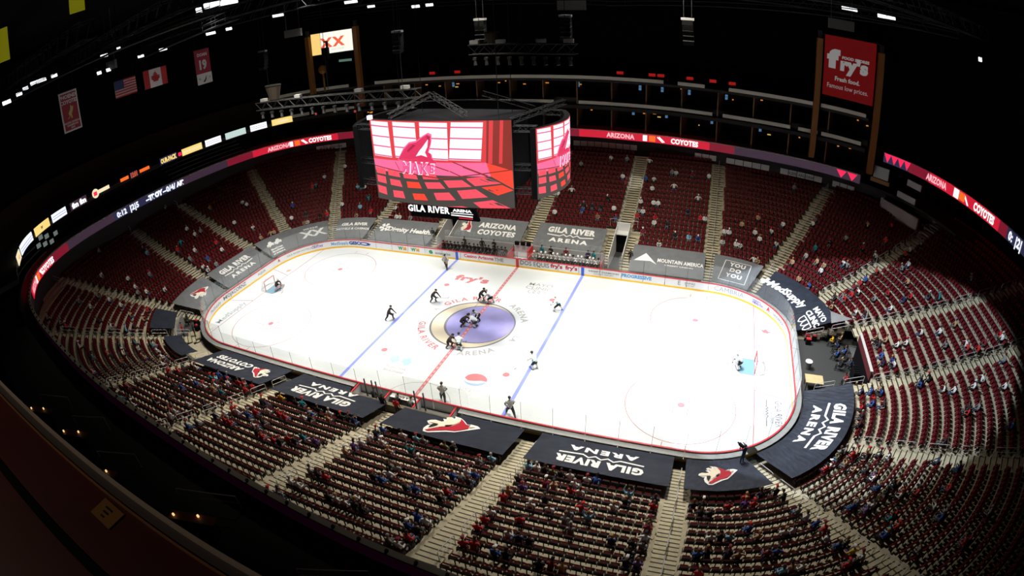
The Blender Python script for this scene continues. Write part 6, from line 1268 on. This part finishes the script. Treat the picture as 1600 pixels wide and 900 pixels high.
for k, (x, y) in enumerate(((34.7, 6.2), (35.3, 5.3), (36.2, 5.9), (35.6, 4.3), (36.3, 3.5), (36.6, 4.6), (36.2, 2.4), (36.7, 1.6), (35.6, 1.4), (35.9, -.9), (35.4, 2.9), (36.6, -2.2))):
    t = thing('folding_chair', 'black folding chair on the open floor, %s from the clinic tarp' % ordn(k + 1), 'chair', (x, y, 0.02), 'folding chairs behind the right goal', rnd.uniform(-2.1, -1.2))
    g = G(); g.box((0, 0, .45), (.42, .4, .04)); link('seat', g.mesh('seat', [BLACK]), t); g = G(); g.box((0, .2, .72), (.42, .04, .32)); link('backrest', g.mesh('backrest', [BLACK]), t)
    for sx in (-.19, .19): g = G(); g.tube([(sx, -.2, 0), (sx, .2, .85)], .013, 4); g.tube([(sx, .22, 0), (sx, -.15, .45)], .013, 4); link('leg', g.mesh('leg', [BLACK]), t)
    c = 'kyonbbknkrbk'[k]
    if k != 5: o = link('person', POSES[k % 4][0]); o.location = (x, y, .02); o.rotation_euler = t.rotation_euler; dress(o, (SKIN, CL[c], PANTD, SHOE)); tag(o, 'person in %s top on the open floor, %s chair from the clinic tarp' % (CN[c], ordn(k + 1)), 'person', 'people behind the right goal'); h = link('hair', HAIR_ME, o); h.location = (0, .012 - POSES[k % 4][1], 1.345); slot(h, 0, HAIRS[k % 3])
for k, (x, y, lab) in enumerate(((35.2, 7.4, 'long white folded banner roll by the clinic tarp'), (36.2, 7.3, 'short white folded banner roll behind the first'))): g = G(); g.tube([(x - .7, y + .25, .35), (x + .7, y + .05, .35)], .12, 8); g.box((x, y + .15, .12), (.9, .3, .24)); tag(g.build('banner_roll', WHITE), lab, 'roll')
for k, (x, y) in enumerate(((32.6, 5.9), (32.7, 5.2), (33.4, 6.0))):
    t = thing('case', 'red-lidded equipment case by the right end glass, %s' % ('leftmost', 'nearest the camera', 'farthest from the glass')[k], 'case', (x, y, 0)); g = G(); g.box((x, y, .3), (.5, .45, .6)); g.build('box', BLACK, t); g = G(); g.box((x, y, .63), (.5, .45, .07)); g.build('lid', mat('lid_red', (.40, .02, .03), .5), t)
g = G(); g.box((36.9, .2, .55), (.6, 1.4, 1.05)); [g.box((36.9, -.4 + k * .35, 1.1), (.5, .06, .12)) for k in range(4)]; tag(g.build('equipment_rack', BLACK), 'black equipment rack behind the folding chairs', 'rack')
# camera pit at the left corner
t = thing('camera_pit', 'dark camera pit with a beige mat behind the near left corner boards', 'pit', (-28.3, -12.2, 0)); g = G(); g.prism([P(u, .75)[0] for u in (5.36, 5.45, 5.55, 5.64)] + [P(u, 3.4)[0] for u in (5.64, 5.55, 5.45, 5.36)], lambda x, y, k: (x, y, -.05 + .25 * k)); g.build('pit_floor', mat('pit_dark', (.04, .04, .04), .8), t)
g = G(); g.prism([P(u, .9)[0] for u in (5.38, 5.45, 5.52)] + [P(u, 2.4)[0] for u in (5.50, 5.44, 5.38)], lambda x, y, k: (x, y, .2 + .04 * k)); g.build('beige_mat', mat('pit_beige', (.42, .36, .25), .8, noise=.1), t)
g = G(); pts = [P(u, 3.5)[0] for u in (5.34, 5.42, 5.5, 5.58, 5.65)]; [g.bar((*a, .75), (*b, .75), .1, 1.3) for a, b in zip(pts, pts[1:])]; g.build('pit_wall', mat('pit_grey', (.25, .25, .26), .7), t)
g = G(); [g.tube([(*a, 1.4), (*a, 1.85), (*b, 1.85), (*b, 1.4)], .03, 5) for a, b in zip(pts, pts[1:])]; g.build('pit_rail', RAILM, t)
for k, (u, D, w) in enumerate(((5.5, 1.2, .5), (5.58, 1.4, .6))): (x, y), o = P(u, D); g = G(); g.box((x, y, .5), (w, .5, .6)); g.ball((x, y, .9), .17, 1, 8, 5); tag(g.build('red_case', [BLACK, RED]), 'black case with red cover in the left camera pit, ' + ('nearer the camera' if k == 0 else 'farther from the camera'), 'case')
for k, (u, D, c, lab) in enumerate(((5.42, 1.5, 'k', 'person in black working in the left camera pit by the boards'), (5.6, 2.6, 'k', 'person in black at the back of the left camera pit'), (5.47, 2.9, 'r', 'person in red in the left camera pit by the rail'))): (x, y), o = P(u, D); person('down', x, y, .2, hd(-o[0], -o[1]), c, lab, 0)
# tunnels under the far stand
for x, lab in ((-10.95, 'left player tunnel with white side walls cut into the far stand'), (10.95, 'right player tunnel with white side walls cut into the far stand')):
    t = thing('tunnel', lab, 'tunnel', (x, 17, 0)); W_ = mat('tunnel_white', (.66, .66, .66), .6)
    for sx in (-.78, .78):
        g = G(); z = lambda D: zrow((D - D0) / TR); y0, y1 = 12.95 + 2.4, 12.95 + 8.0
        g.add([(x + sx - .04, y0, 0), (x + sx - .04, y1, 0), (x + sx - .04, y1, z(8.0) + .95), (x + sx - .04, y0, z(2.4) + .95), (x + sx + .04, y0, 0), (x + sx + .04, y1, 0), (x + sx + .04, y1, z(8.0) + .95), (x + sx + .04, y0, z(2.4) + .95)], [(0, 1, 2, 3), (7, 6, 5, 4), (0, 4, 5, 1), (1, 5, 6, 2), (2, 6, 7, 3), (3, 7, 4, 0)]); g.build('side_wall', W_, t)
    g = G(); g.box((x, 12.95 + 7.9, 3.15), (1.6, .3, 1.1)); g.box((x, 12.95 + 7.2, 2.65), (1.5, 1.2, .1)); g.build('lintel', W_, t); g = G(); g.box((x, 12.95 + 7.2, 1.2), (1.5, .1, 2.4)); g.build('opening_shade', BLACK, t)  # black sheet stands in for the shade inside the tunnel
    g = G(); g.box((x, 12.95 + 4.5, .12), (1.5, 5.0, .1)); g.build('tunnel_floor', mat('rubber_dark', (.035, .035, .035), .8), t)
    for sx in (-1, 1): g = G(); g.tube([(x + sx * .85, 12.95 + 7.9, 3.2), (x + sx * .85, 12.95 + 7.9, 4.1), (x + sx * 1.7, 12.95 + 7.9, 4.1), (x + sx * 1.7, 12.95 + 7.9, 3.2)], .03, 5); g.build('guard_rail', RAILM, t)
    for sx in (-.95, .95):
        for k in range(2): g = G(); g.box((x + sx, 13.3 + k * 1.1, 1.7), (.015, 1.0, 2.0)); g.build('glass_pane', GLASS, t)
    person('down', x + (-1.6 if x < 0 else 1.7), 16.0, zrow(2), 0, 'k', 'person in black standing beside the %s player tunnel' % ('left' if x < 0 else 'right'), 0)
